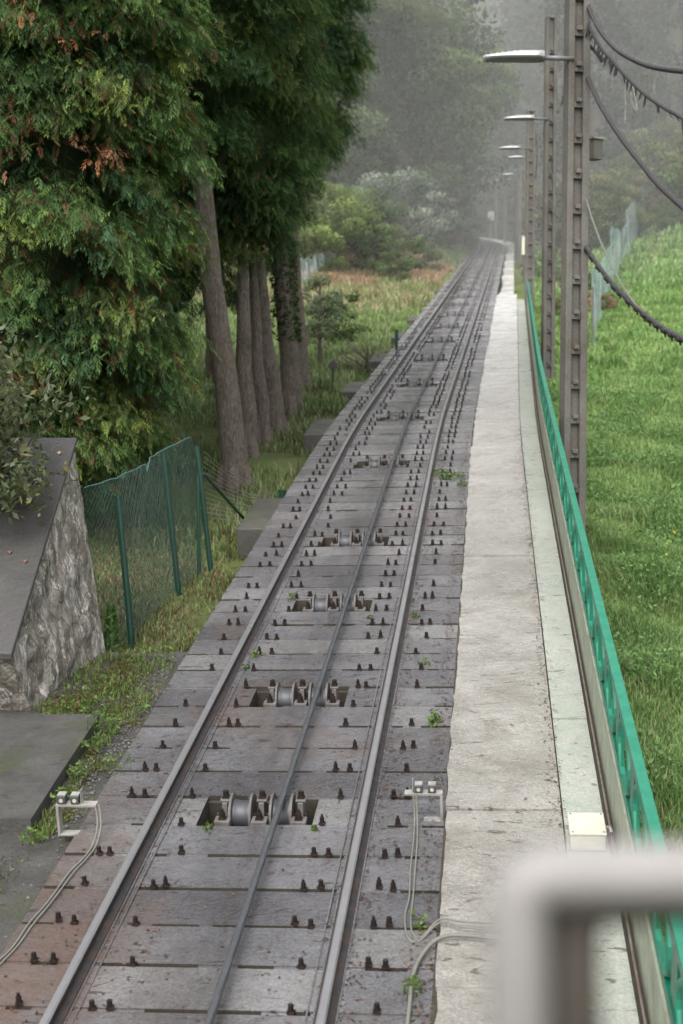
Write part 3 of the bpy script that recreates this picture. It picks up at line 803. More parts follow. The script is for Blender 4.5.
# ------------------------------------------------------------------ poles
def pole(S, px, topY, label, detail=True, lamp=True, box=None, w=.27, base=None, sag=None, lampx=0):
    u = uof(px, S); bs = G(S, u); p0 = Vector((bs.x, bs.y, bs.z-.4))
    ztop = zat(bs, topY)
    root = empty('utility_pole', bs, label, 'pole', 'concrete lamp poles beside the walkway', rz=R(14))
    H = ztop-p0.z
    mb = MB(); M0 = Matrix.Translation(p0) @ Matrix.Rotation(R(14), 4, 'Z')
    d = .085
    def tb(x0, x1, y0, y1, z0, z1):
        k0 = 1-.12*z0/9; k1 = 1-.12*z1/9
        mb.hexa([M0 @ Vector(p) for p in ((x0*k0,y0*k0,z0),(x1*k0,y0*k0,z0),(x1*k0,y1*k0,z0),(x0*k0,y1*k0,z0),(x0*k1,y0*k1,z1),(x1*k1,y0*k1,z1),(x1*k1,y1*k1,z1),(x0*k1,y1*k1,z1))])
    hw = w/2
    tb(-hw, -hw+.075, -d, d, 0, H); tb(hw-.085, hw, -d, d, 0, H); tb(-hw+.074, hw-.084, -.03, .03, 0, H-.002)
    z = .3; 
    while z < H-.5:
        tb(-hw+.076, hw-.086, -d+.006, -.0305, z, z+.06); tb(-hw+.076, hw-.086, .0305, d-.006, z, z+.06)
        z += .38
    tb(-hw-.005, hw+.005, -d-.005, d+.005, H, H+.04)
    mb.build('shaft', M['pole'], root, bevel=.008)
    if detail:
        z = .3
        while z < H-.5:
            mb = MB(); x = -.01; mb.box(x-.03, x+.03, -d-.03, -d+.02, z+.055, z+.10, 0, M0); z += .38
            mb.build('step_block', M['pole'], root, bevel=.006)
    if lamp:
        L = Vector((p0.x, p0.y, zat(bs, lamp)))
        arm = [L+Vector((-.05, -.10, 0)), L+Vector((-.37, -.10, .01))]
        mb = MB(); mb.tube(arm, .026, 10); mb.build('lamp_arm', M['lamp_dark'], root, smooth=True)
        # head: flattened elongated shell
        mb = MB(); N = 22; K = 16; c0 = arm[1]; vs = []
        for i in range(N+1):
            t = i/N; x = -.66*t; wv = .125*min(1, (.42+.9*min(t*6, 1)) )*math.sqrt(max(0, 1-max(0, (t-.25)/.75)**3))
            th = (.075 if t < .45 else .075*(1-.65*(t-.45)/.55)); 
            rib = .004*(1 if i % 2 else -1) if t > .45 else 0
            for k in range(K):
                a = 2*math.pi*k/K; zz = math.sin(a); vs.append(c0+Vector((x, wv*math.cos(a), (th+rib)*zz if zz > 0 else .045*zz-.001)))
        f0 = []; 
        for i in range(N):
            for k in range(K): 
                k2 = (k+1) % K; mb.f.append((i*K+k, i*K+k2, (i+1)*K+k2, (i+1)*K+k)); mb.m.append(0 if k < K//2 else 1)
        mb.v = [tuple(v) for v in vs]; mb.f.append(tuple(range(K))); mb.m.append(0)
        mb.build('lamp_head', [M['lamp'], M['lamp_dark']], root, smooth=False)
    return root, L if lamp else None
P1, L1 = pole(16, 571, -60, 'nearest tall ribbed concrete pole rising behind the green railing, with a grey lamp', lamp=61)
P2, _ = pole(32, 547.5, 19, 'second tall ribbed concrete pole, its square top visible behind the nearest pole', lamp=120, w=.28)
P3, _ = pole(47, 529, 112, 'third concrete pole, much shorter in view, just left of the second pole', lamp=149, detail=False, w=.3)
P4, _ = pole(62, 530, 140, 'fourth concrete pole, mostly hidden behind the third one', lamp=158, detail=False)
P5, _ = pole(78, 519, 165, 'thin fifth lamp pole by the far cream cabinet', lamp=175, detail=False, w=.19)
P6, _ = pole(92, 516, 172, 'sixth lamp pole standing where the track starts to bend', lamp=180, detail=False, w=.19)
P7, _ = pole(104, 505, 170, 'slender seventh lamp pole right of the crest of the track', lamp=181, detail=False, w=.19)
P8, _ = pole(118, 496, 178, 'farthest lamp pole, pale and thin in the mist', lamp=183, detail=False, w=.19)
# box on near pole
bx = empty('bird_box', pix(594, 150, 16.1), 'small weathered wooden box with a flat lid fixed on the right of the nearest pole', 'box')
mb = MB(); q = pix(594, 150, 16.1); Mb = Matrix.Translation(q) @ Matrix.Rotation(R(35), 4, 'Z')
mb.box(-.07,.07,-.07,.07,-.11,.11,0,Mb); mb.build('case', M['pole'], bx, bevel=.004)
mb = MB(); mb.box(-.09,.09,-.09,.09,.111,.135,0,Mb); mb.build('lid', M['galv'], bx)
mb = MB(); mb.tube([q+Vector((-.08,.05,-.11)), q+Vector((-.2,.06,-.2))], .01, 6); mb.build('strut', M['bolt'], bx)
# far cabinet
cb = empty('cabinet', G(60, uof(525, 60)), 'pale cream utility cabinet beside the far poles', 'cabinet')
p = pix(525, 255, 60); Mb = Matrix.Translation(p)
mb = MB(); mb.box(-.14,.14,-.12,.12,0,.75,0,Mb); mb.box(-.16,.16,-.14,.14,.751,.78,0,Mb); mb.build('case', M['cream'], cb, bevel=.01)
mb = MB(); mb.box(-.08,.08,-.08,.08,-1.2,-.001,0,Mb); mb.build('plinth', M['block'], cb)

# overhead cables ---------------------------------------------------------
def crom(P, k=10):
    out = []
    for i in range(len(P)-1):
        p0, p1, p2, p3 = P[max(i-1,0)], P[i], P[i+1], P[min(i+2,len(P)-1)]
        for j in range(k):
            t = j/k; out.append(.5*((2*p1)+(p2-p0)*t+(2*p0-5*p1+4*p2-p3)*t*t+(3*p1-p0-3*p2+p3)*t**3))
    out.append(P[-1]); return out
def depth_at(px):                     # the spans run from the near pole back past the right of the viewer
    k = (px-341.5)/F; t = (16*k-2.66)/(.25+13*k); t = max(0, t); return 16-13*t
def span(name, ptsxy, r, lab, twist=True, tail=True, Z0=None, mat='black'):
    P = [pix(x, y, depth_at(x)) for x, y in ptsxy]
    if tail:
        d = (P[-1]-P[-2]); lowest = P[-1]+Vector((.25*d.x, d.y*2, d.z*.6)); P += [lowest, Vector((3.05, 6.5, P[-1].z+.0)), Vector((3.0, 3.0, P[-1].z+1.6))]
    pts = crom(P, 14)
    mb = MB()
    if twist:
        # three strands wound round each other
        L = 0; acc = [0]
        for a, b in zip(pts[:-1], pts[1:]): L += (b-a).length; acc.append(L)
        fine = []; n = int(L/.03)
        for i in range(n+1):
            s = L*i/n; k = min(max(int(np.searchsorted(acc, s))-1, 0), len(pts)-2); f = (s-acc[k])/max(1e-6, acc[k+1]-acc[k]); fine.append((pts[k].lerp(pts[k+1], f), (pts[k+1]-pts[k]).normalized(), s))
        for st in range(3):
            q = []
            for (c, t, s) in fine:
                a = t.cross(Vector((0,0,1))).normalized(); b = t.cross(a); an = s*2*math.pi/.15+st*2*math.pi/3
                q.append(c + (a*math.cos(an)+b*math.sin(an))*r*.68)
            mb.tube(q, r*.55, 6)
    else: mb.tube(pts, r, 8)
    o = mb.build(name, M[mat], smooth=True); tag(o, lab, 'cable', None); return pts
A = [(583,-12),(590,10),(600,30),(612,45),(625,55),(650,66),(683,71),(700,72)]
B = [(581,-12),(588,22),(600,46),(612,60),(625,75),(650,98),(683,118),(700,127)]
C_ = [(579,50),(585,70),(600,104),(620,136),(640,162),(660,186),(683,207),(700,220)]
Dd = [(573,216),(582,240),(600,268),(620,292),(640,310),(660,326),(683,339),(700,347)]
E = [(578,165),(588,205),(600,240),(615,272),(632,300),(645,313)]
pA = span('overhead_cable', A, .023, 'thick dark twisted overhead cable, uppermost of those sagging from the nearest pole')
pB = span('overhead_cable', B, .017, 'overhead cable with dark tie scraps hanging along it, second from the top')
pC = span('overhead_cable', C_, .023, 'thick twisted overhead cable leaving the nearest pole below the lamp arm')
pD = span('overhead_cable', Dd, .021, 'lowest overhead cable, lumpy with clamps, crossing in front of the meadow')
span('overhead_cable', E, .010, 'thin grey overhead cable running down beside the nearest pole onto the lowest cable', True, False, mat='wire')
# tie scraps on B, clamps on D
rr = random.Random(8)
def place_along(pts, n, fn, frac=(.05, .62)):
    for i in range(n):
        k = int(len(pts)*(frac[0]+(frac[1]-frac[0])*(i+rr.random()*.5)/n)); fn(pts[k], (pts[k+1]-pts[k]).normalized())
sc_root = []
def scrap(p, t):
    mb = MB(); L = rr.uniform(.07, .16); d = Vector((rr.uniform(-.05,.05), rr.uniform(-.05,.05), -L))
    w_ = t*.03
    mb.add([p-w_, p+w_, p+w_*1.6+d*.6, p-w_*.4+d, p-w_*1.4+d*.55], [(0,1,2,3,4)])
    o = mb.build('cable_tie', M['black'], origin=p); tag(o, 'dark scrap of tie tape hanging from the second overhead cable', 'cable tie', 'tie scraps hanging on the second overhead cable')
place_along(pB, 30, scrap)
def clampf(p, t):
    mb = MB(); a = t.cross(Vector((0,0,1))).normalized(); mb.tube([p-t*.035+Vector((0,0,-.012)), p+t*.035+Vector((0,0,-.012))], [.034,.03], 8); mb.tube([p+Vector((0,0,-.02)), p+Vector((0,0,-.06))+t*.02], .009, 6)
    o = mb.build('cable_clamp', M['black'], origin=p, smooth=True); tag(o, 'small dark clamp gripping the lowest overhead cable', 'clamp', 'clamps along the lowest overhead cable')
place_along(pD, 16, clampf)
# hanging threads under B
for i, (x, y, L) in enumerate([(603,60,18),(606,58,22),(612,66,22),(625,88,34),(654,72,22)]):
    mb = MB(); Z = depth_at(x); mb.tube([pix(x,y,Z), pix(x+.6,y+L*.5,Z), pix(x,y+L,Z)], .0035, 5)
    o = mb.build('hanging_thread', M['galv']); tag(o, 'pale thread dangling under the upper overhead cables', 'thread', 'threads dangling from the overhead cables')
mb = MB(); mb.tube(crom([pix(630,92,13.6), pix(633,106,13.6), pix(637,111,13.6), pix(635,98,13.6), pix(632,86,13.6)]), .009, 6)
o = mb.build('cable_loop', M['galv'], smooth=True); tag(o, 'pale loop of spare cable hanging under the second overhead cable', 'cable')
mb = MB(); mb.tube(crom([pix(566,62,15.85), pix(570,76,15.8), pix(582,91,15.8), pix(588,88,15.8), pix(589,60,15.9)]), .006, 6)
o = mb.build('wire', M['greenwire'], smooth=True); tag(o, 'thin green wire looped below the lamp arm of the nearest pole', 'wire')
mb = MB(); mb.tube(crom([pix(578,49,15.8), pix(590,45,15.6), pix(603,60,15.0)]), .03, 8); o = mb.build('cable_bracket', M['black'], smooth=True); tag(o, 'dark curved cable tail at the nearest pole just right of the lamp', 'cable')
# wires between poles
def pw(name, pts, r, lab):
    mb = MB(); mb.tube(crom([pix(*p) for p in pts]), r, 6); o = mb.build(name, M['black'], smooth=True); tag(o, lab, 'cable'); return o
pw('overhead_cable', [(549,200,31.6),(553,212,29),(562,220,24),(573,217,15.9)], .012, 'dark cable linking the second pole to the nearest pole at mid height')
pw('overhead_cable', [(551,165,31.6),(553,180,28),(558,192,24),(566,196,15.9)], .009, 'thin cable above the dark mid height link between the first two poles')
pw('overhead_cable', [(536,196,46.5),(540,206,42),(546,203,31.6)], .016, 'short dark cable linking the third pole to the second')
pw('overhead_cable', [(534,125,46.6),(537,150,46.4),(536,178,46.4)], .02, 'cable running down the front of the third pole')
pw('overhead_cable', [(552,62,31.7),(556,80,31.5),(553,100,31.5),(558,112,31.5),(563,98,31),(567,70,16.2)], .014, 'tangled cable hanging between the heads of the first two poles')
pw('overhead_cable', [(551,68,31.7),(553,95,31.6),(556,118,31.6)], .016, 'cable clipped down the face of the second pole')
# far little white sign/lamp on a stake
fl = empty('marker_post', G(112, uof(491, 112)), 'tiny white marker sign on a post beyond the crest of the track', 'marker')
p = pix(491, 216, 112); mb = MB(); mb.box(-.25,.25,-.03,.03,-.3,.35,0,Matrix.Translation(p)); mb.build('plate', M['lamp'], fl)
mb = MB(); mb.box(-.05,.05,.031,.09,-3.2,.2,0,Matrix.Translation(p)); mb.build('stake', M['pole'], fl)

# ------------------------------------------------------------------ vegetation
def fronds(P, DIR, L, Wd, tint, nside=6, rng=RNG):
    """flat drooping sprays: P (n,3) roots, DIR (n,3) axis directions"""
    n = len(P)
    DIR = DIR/np.linalg.norm(DIR, axis=1, keepdims=True)
    up = np.array([0, 0, 1.0]); side = np.cross(DIR, up); side /= (np.linalg.norm(side, axis=1, keepdims=True)+1e-6)
    nor = np.cross(side, DIR)
    rot = rng.normal(0, .5, n)[:, None]; side2 = side*np.cos(rot)+nor*np.sin(rot)
    down = np.array([0, 0, -1.0])
    V = []; T = []
    L = L[:, None]
    segs = [(-1, .0), (1, .05)]
    items = []
    for k in range(nside):
        t = .08+.85*k/nside
        for sg in (-1, 1):
            items.append((t, sg, .48*(1-.62*t)))
    items.append((.75, 0, .38))
    for (t, sg, ln) in items:
        root = P + DIR*L*t + down*L*(.30*t*t)
        d = DIR*.75 + side2*sg*.8 + down*(.25+.35*t)
        d /= np.linalg.norm(d, axis=1, keepdims=True)
        d = d + rng.normal(0, .12, d.shape)
        tip = root + d*L*ln
        wv = np.cross(d, nor); wv /= (np.linalg.norm(wv, axis=1, keepdims=True)+1e-6)
        w_ = wv*Wd*(1-.35*t)
        mid = root + d*L*ln*.55 
        V.append(np.stack([root, mid-w_, tip+down*L*.04, mid+w_], 1))
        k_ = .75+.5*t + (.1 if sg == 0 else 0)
        T.append(np.repeat((tint*k_)[:, None, :], 4, 1))
    V = np.stack(V, 1).reshape(-1, 3); T = np.stack(T, 1).reshape(-1, 3)
    Q = np.arange(len(V)).reshape(-1, 4)
    return V, Q, T

def blob(name, c, rad, parent, mat, seed=0, sub=3, origin=None):
    import bmesh
    bm = bmesh.new(); bmesh.ops.create_icosphere(bm, subdivisions=sub, radius=1)
    from mathutils import noise as mn
    for v in bm.verts:
        d = v.co.normalized(); k = 1+.35*mn.noise(d*2.3+Vector((seed, 0, 0)))
        v.co = Vector((d.x*rad[0]*k, d.y*rad[1]*k, d.z*rad[2]*k)) + Vector(c) - (Vector(origin) if origin is not None else Vector())
    me = bpy.data.meshes.new(name); bm.to_mesh(me); bm.free(); me.materials.append(mat)
    o = bpy.data.objects.new(name, me); col.objects.link(o)
    if parent: o.parent = parent
    return o

def cypress(base, trunk_pts, trunk_r, prof, nb, label, group, seed, red=.05, tint_gain=1.0, nfr=34, Lf=.30, halfview=True, cx_off=(0, 0), yellow=.25):
    """prof: list of (z above base, radius). trunk_pts relative world points"""
    rng = np.random.default_rng(seed)
    root = empty('cypress_tree', base, label, 'tree', group)
    mb = MB(); mb.tube(trunk_pts, trunk_r, 16)
    if len(trunk_pts) > 2:
        b0 = Vector(trunk_pts[0])
        for k in range(5):
            a = 2*math.pi*k/5+seed; d = Vector((math.cos(a), math.sin(a), 0)); mb.tube([b0+d*trunk_r[0]*.3+Vector((0,0,.75)), b0+d*trunk_r[0]*.75+Vector((0,0,.3)), b0+d*trunk_r[0]*1.5-Vector((0,0,.08))], [.03, trunk_r[0]*.42, trunk_r[0]*.35], 8)
    mbt = mb
    zs = np.array([p[0] for p in prof]); rs = np.array([p[1] for p in prof])
    z = rng.uniform(zs[0], zs[-1], nb*3); r = np.interp(z, zs, rs); keep = rng.random(len(z)) < r/rs.max(); z = z[keep][:nb]; r = r[keep][:nb]
    nb = len(z)
    az = rng.uniform(0, 2*math.pi, nb)
    # denser towards the side one can see
    if halfview:
        k = rng.random(nb) < .45; az[k] = rng.uniform(-math.pi*.95, math.pi*.12, k.sum())
    rad = r*rng.uniform(.72, 1.08, nb)
    out = np.stack([np.cos(az), np.sin(az), np.zeros(nb)], 1)
    cx = base[0]+cx_off[0]+ np.interp(z, [0, 9], [0, 0]); 
    tip = np.stack([base[0]+cx_off[0]+np.cos(az)*rad, base[1]+cx_off[1]+np.sin(az)*rad, base[2]+z], 1)
    btint = np.empty((nb, 3)); g = rng.random(nb)
    greens = np.array([[.070,.132,.045],[.088,.155,.050],[.058,.118,.050],[.120,.172,.052]])
    btint[:] = greens[rng.choice(4, nb, p=[.35,.3,.2,.15])]
    rd = rng.random(nb) < red; btint[rd] = np.array([.24,.11,.065])
    btint *= rng.uniform(.7, 1.3, (nb, 1))*tint_gain  # last factor scales the leaf colour of the whole crown
    Ps = []; Ds = []; Ts = []
    for i in range(nb):
        m = int(nfr*(3.6 if out[i][1] < .25 else 1.6)*rng.uniform(.7, 1.3)) if not rd[i] else nfr//2
        # flattened drooping bough
        o = out[i]; s = np.array([-o[1], o[0], 0])
        a = rng.random(m)**.7; ln = rng.uniform(.7, 1.15)
        wd = .42*(1-.4*a)
        pos = tip[i] - o*(1-a)[:, None]*ln*.75 + s*(rng.uniform(-1, 1, m)*wd)[:, None] + np.array([0,0,-1])*((a**1.6)*.38*ln)[:, None] + np.array([0,0,1])*(.18) + rng.normal(0, .085, (m, 3))
        dr = o*rng.uniform(.1, 1.0, m)[:, None] + s*rng.normal(0, .7, m)[:, None] + np.array([0,0,-1])*rng.uniform(.0, 1.2, m)[:, None]
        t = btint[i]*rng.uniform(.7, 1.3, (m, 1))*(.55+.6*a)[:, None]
        yk = rng.random(m) < yellow*a; t[yk] *= np.array([1.5, 1.3, .95])
        rk = rng.random(m) < red*.5; t[rk] = np.array([.20,.10,.05])*rng.uniform(.5,1.1)
        Ps.append(pos); Ds.append(dr); Ts.append(t)
    P = np.concatenate(Ps); Dr = np.concatenate(Ds); T = np.concatenate(Ts)
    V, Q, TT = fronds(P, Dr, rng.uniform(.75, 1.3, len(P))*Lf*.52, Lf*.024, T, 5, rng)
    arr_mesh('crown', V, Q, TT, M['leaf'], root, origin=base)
    # limbs, and a filler core coloured dark for the shade inside the crown
    mb = mbt
    tz = [Vector(q).z for q in trunk_pts]
    for i in range(0, nb, 9):
        zz = tip[i][2]+.25
        if not (tz[0] < zz < tz[-1]): continue
        a = Vector((np.interp(zz, tz, [q[0] for q in trunk_pts]), np.interp(zz, tz, [q[1] for q in trunk_pts]), zz)); mb.tube([a, a.lerp(Vector(tip[i]), .5)+Vector((0,0,.1)), a.lerp(Vector(tip[i]), .82)-Vector((0,0,.05))], [.045,.025,.008], 5)
    mb.build('trunk', M['bark'], root, smooth=True)
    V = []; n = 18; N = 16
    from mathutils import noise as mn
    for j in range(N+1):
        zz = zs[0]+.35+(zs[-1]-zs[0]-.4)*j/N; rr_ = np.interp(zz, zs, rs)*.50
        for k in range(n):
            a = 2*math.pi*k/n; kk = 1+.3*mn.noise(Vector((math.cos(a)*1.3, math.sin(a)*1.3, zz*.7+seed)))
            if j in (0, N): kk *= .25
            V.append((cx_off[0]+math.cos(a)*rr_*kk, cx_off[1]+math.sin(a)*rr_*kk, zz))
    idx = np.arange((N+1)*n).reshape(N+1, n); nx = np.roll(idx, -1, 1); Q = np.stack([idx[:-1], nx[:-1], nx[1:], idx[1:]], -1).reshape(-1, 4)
    arr_mesh('foliage_shade_core', V, Q, None, M['core'], root, smooth=True)
    return root
grp = 'tall cypress trees left of the track'
def gz(S, px): return G(S, uof(px, S))
# front-left big hanging cypress
b = gz(15.6, 20); 
cypress(b, [b-Vector((0,0,.4)), b+Vector((0,0,5)), b+Vector((0,0,10))], [.3,.2,.06], [(.45,1.0),(1.2,1.75),(3,2.02),(6,1.98),(8,1.8),(10.5,.6)], 600, 'big drooping cypress at the far left, its sprays reaching down behind the stone wall', grp, 3, red=.17, tint_gain=1.12, nfr=42, Lf=.30, yellow=.35)
b = gz(19.2, 72)
cypress(b, [b-Vector((0,0,.4)), b+Vector((0,0,5)), b+Vector((0,0,10))], [.22,.18,.06], [(.5,1.2),(3,1.7),(7,1.6),(10.5,.5)], 320, 'darker cypress standing between the big left one and the row of bare trunks', grp, 5, red=.04, tint_gain=.62, nfr=34, Lf=.30)
def trunked(S, pxb, pyt, pxt, r, z0, R_, nb, lab, seed, lowcx=(0,0), tint_gain=.85, Lf=.26):
    b = gz(S, pxb); t = pix(pxt, pyt, S); top = b + (t-b)*1.9
    pts = [b-Vector((0,0,.3)), b+Vector((0,0,.25)), b.lerp(t, .35)+Vector((.03,0,0)), b.lerp(t, .7)-Vector((.02,0,0)), t, top]
    off = (t.x-b.x, 0)
    cypress(b, pts, [r*1.5, r*1.1, r*1.0, r*.9, r*.8, r*.35], [(z0,R_*.4),(z0+.7,R_*.75),(z0+2,R_),(z0+4.5,R_*.95),(z0+7,R_*.3)], nb, lab, grp, seed, red=.03, tint_gain=tint_gain, nfr=34, Lf=Lf, cx_off=(off[0]*1.0+lowcx[0], lowcx[1]), yellow=.2)
trunked(18.0, 235, 190, 203, .155, 4.45, 1.3, 240, 'cypress with the leaning bare trunk nearest the net fence', 21)
trunked(19.6, 247, 330, 244, .125, 2.75, 1.1, 215, 'cypress with a straight bare trunk, second in the row', 22)
trunked(20.9, 262, 330, 256, .11, 2.9, 1.1, 180, 'cypress with the narrow darker trunk squeezed in the row of trunks', 23)
trunked(21.8, 275, 300, 262, .14, 3.2, 1.15, 200, 'cypress with a thick trunk near the end of the row', 24)
trunked(24.2, 291, 250, 281, .16, 4.0, 1.35, 320, 'last cypress of the row, its ivy-clad trunk nearest the grass clearing', 25, lowcx=(.12, 0), tint_gain=.9)
trunked(26.5, 300, 250, 293, .16, 5.9, 1.5, 260, 'cypress behind the last trunk, its crown edge overhanging the clearing', 26, lowcx=(.0, 0), tint_gain=.9)
# more cypresses behind, closing the view to the woods at the left
for i, (S, px, lab) in enumerate([(23, 150, 'dark cypress deep behind the leaning trunk'), (25, 60, 'dark cypress at the back behind the big drooping one'), (28, 215, 'dark cypress behind the second and third bare trunks')]):
    b = gz(S, px); cypress(b, [b-Vector((0,0,.4)), b+Vector((0,0,5)), b+Vector((0,0,11))], [.2,.16,.05], [(1.0 if i < 2 else 2.2,1.2),(3.5,1.9),(8,1.7),(12,.5)], 150, lab, grp, 40+i, red=.02, tint_gain=.45, nfr=26, Lf=.36)

# ---- broadleaf archetypes
def leaves(P, size, tint, rng, flat=.5):
    n = len(P); a = rng.normal(0, 1, (n, 3)); a /= np.linalg.norm(a, axis=1, keepdims=True)
    b = rng.normal(0, 1, (n, 3)); b[:, 2] *= flat; b -= a*(a*b).sum(1, keepdims=True); b /= np.linalg.norm(b, axis=1, keepdims=True)
    s = size*rng.uniform(.6, 1.4, (n, 1))
    V = np.stack([P-a*s, P-b*s*.45, P+a*s, P+b*s*.45], 1).reshape(-1, 3)
    return V, np.arange(len(V)).reshape(-1, 4), np.repeat(tint, 4, 0)
def broad_mesh(seed, H, Rr, nclump, nleaf, size, cols, z0=.25, shape='round', hollow=.55, lobes=None):
    rng = np.random.default_rng(seed); Ps = []; Ts = []
    for i in range(nclump):
        z = z0+(1-z0)*rng.random(); k = math.sqrt(max(.02, 1-((z-(1+z0)/2)/((1-z0)/2))**2)) if shape == 'round' else (1-(z-z0)/(1-z0))**.75+.05
        rr_ = Rr*k*rng.uniform(hollow, 1.0) if rng.random() < .75 else Rr*k*rng.random()
        a = rng.uniform(0, 2*math.pi); c = np.array([math.cos(a)*rr_, math.sin(a)*rr_, z*H])
        cr = Rr*(rng.uniform(.16, .34) if not lobes else rng.uniform(*lobes)) if shape == 'round' else Rr*.22
        q = rng.normal(0, 1, (nleaf, 3)); q /= np.linalg.norm(q, axis=1, keepdims=True)
        if lobes: q *= (1+.22*np.sin(q[:, :1]*5+i)*np.sin(q[:, 2:3]*6+i*2)); q *= (rng.random((nleaf, 1))**.14)*cr; 
        else: q *= (rng.random((nleaf, 1))**.4)*cr
        q[:, 2] *= .7
        if shape == 'cone': q[:, 2] -= np.hypot(q[:, 0], q[:, 1])*.35
        t = np.array(cols[rng.integers(len(cols))])*rng.uniform(.75, 1.25)
        toplit_tint = t*np.clip(.75+.75*(q[:, 2:3]/cr), .25, 1.5)*rng.uniform(.8, 1.2, (nleaf, 1))  # top light painted into the leaf tint: lobes paler above, darker below
        Ps.append(c+q); Ts.append(toplit_tint)
    return leaves(np.concatenate(Ps), size, np.concatenate(Ts), rng)
protos = {}
def proto(kind):
    if kind in protos: return protos[kind]
    G1 = [[.12,.18,.065],[.10,.15,.06],[.17,.225,.08],[.075,.115,.05]]
    G2 = [[.14,.19,.075],[.11,.15,.065],[.17,.22,.09],[.09,.125,.06]]
    spec = {'pine': dict(seed=1, H=16, Rr=5, nclump=44, nleaf=520, size=.17, cols=G1, z0=.14, lobes=(.22, .40)),
            'pine_b': dict(seed=12, H=18, Rr=5.5, nclump=48, nleaf=520, size=.18, cols=G2, z0=.10, lobes=(.20, .38)),
            'fir': dict(seed=2, H=20, Rr=3.6, nclump=170, nleaf=75, size=.2, cols=[[.055,.085,.05],[.065,.095,.055],[.045,.07,.045]], z0=.05, shape='cone'),
            'bush': dict(seed=3, H=2.6, Rr=1.8, nclump=45, nleaf=110, size=.075, cols=[[.13,.19,.065],[.10,.16,.055],[.17,.22,.09]], z0=.05),
            'pale_bush': dict(seed=4, H=2.8, Rr=2.0, nclump=45, nleaf=100, size=.085, cols=[[.27,.32,.25],[.20,.26,.18],[.33,.37,.30]], z0=.05),
            'rust_bush': dict(seed=5, H=1.3, Rr=1.3, nclump=30, nleaf=100, size=.06, cols=[[.42,.28,.19],[.36,.26,.16],[.25,.26,.13],[.46,.34,.23]], z0=.02),
            'lime_bush': dict(seed=8, H=5, Rr=3.0, nclump=40, nleaf=330, size=.10, cols=[[.22,.29,.09],[.27,.33,.11],[.18,.25,.08]], z0=.05, lobes=(.2,.4)),
            'dark_bush': dict(seed=9, H=4, Rr=2.6, nclump=36, nleaf=300, size=.09, cols=[[.075,.11,.05],[.09,.125,.055],[.06,.09,.045]], z0=.05, lobes=(.2,.4)),
            'thicket': dict(seed=6, H=5, Rr=3.2, nclump=65, nleaf=120, size=.14, cols=[[.15,.20,.07],[.19,.22,.09],[.11,.15,.06],[.20,.17,.09]], z0=.05),
            'sapling': dict(seed=7, H=2.6, Rr=.85, nclump=40, nleaf=45, size=.05, cols=[[.33,.40,.24],[.28,.36,.20],[.38,.42,.28]], z0=.25, hollow=.3)}[kind]
    H, Rr = spec['H'], spec['Rr']
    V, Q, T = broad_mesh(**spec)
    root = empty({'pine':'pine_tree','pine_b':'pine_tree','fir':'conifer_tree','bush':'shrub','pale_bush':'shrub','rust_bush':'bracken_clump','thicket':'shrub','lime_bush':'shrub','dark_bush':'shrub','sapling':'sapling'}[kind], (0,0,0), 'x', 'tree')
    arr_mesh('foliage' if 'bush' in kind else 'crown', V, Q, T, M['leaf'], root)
    mb = MB(); rng = random.Random(spec['seed']); tr = H*.018+.01
    if kind in ('pine', 'pine_b', 'fir', 'sapling'):
        mb.tube([(0,0,-.6),(rng.uniform(-.02,.02)*H,0,H*.45),(0,0,H*.93)], [tr*1.3, tr, tr*.3], 10)
        for k in range(14):
            z = H*rng.uniform(.3, .85); a = rng.uniform(0, 6.3); rr_ = Rr*.65*(1 if kind != 'fir' else 1-z/H)
            mb.tube([(0,0,z),(math.cos(a)*rr_*.5, math.sin(a)*rr_*.5, z+.06*H),(math.cos(a)*rr_, math.sin(a)*rr_, z+.08*H)], [tr*.4, tr*.25, tr*.08], 6)
        mb.build('trunk', M['bark'], root, smooth=True)
    else:
        for k in range(9):
            a = rng.uniform(0, 6.3); r1 = Rr*rng.uniform(.3, .75)
            mb.tube([(0,0,-.3),(math.cos(a)*r1*.4, math.sin(a)*r1*.4, H*.35),(math.cos(a)*r1, math.sin(a)*r1, H*.75)], [.03,.02,.006], 5)
        mb.build('stem', M['bark'], root)
    protos[kind] = [root, False]
    return protos[kind]
prng = random.Random(77)
def plant(kind, S, px, scale, label, cat, group, dz=0, sz=None, yaw=None, u=None):
    pr = proto(kind)
    if not pr[1]: o = pr[0]; pr[1] = True
    else: o = copy_tree(pr[0])
    o.location = G(S, u if u is not None else uof(px, S), dz-.05); o.rotation_euler = (0, 0, yaw if yaw is not None else prng.uniform(0, 6.28))
    o.scale = (scale, scale, scale*(sz or 1))
    o['label'] = label; o['category'] = cat
    if group: o['group'] = group
    return o

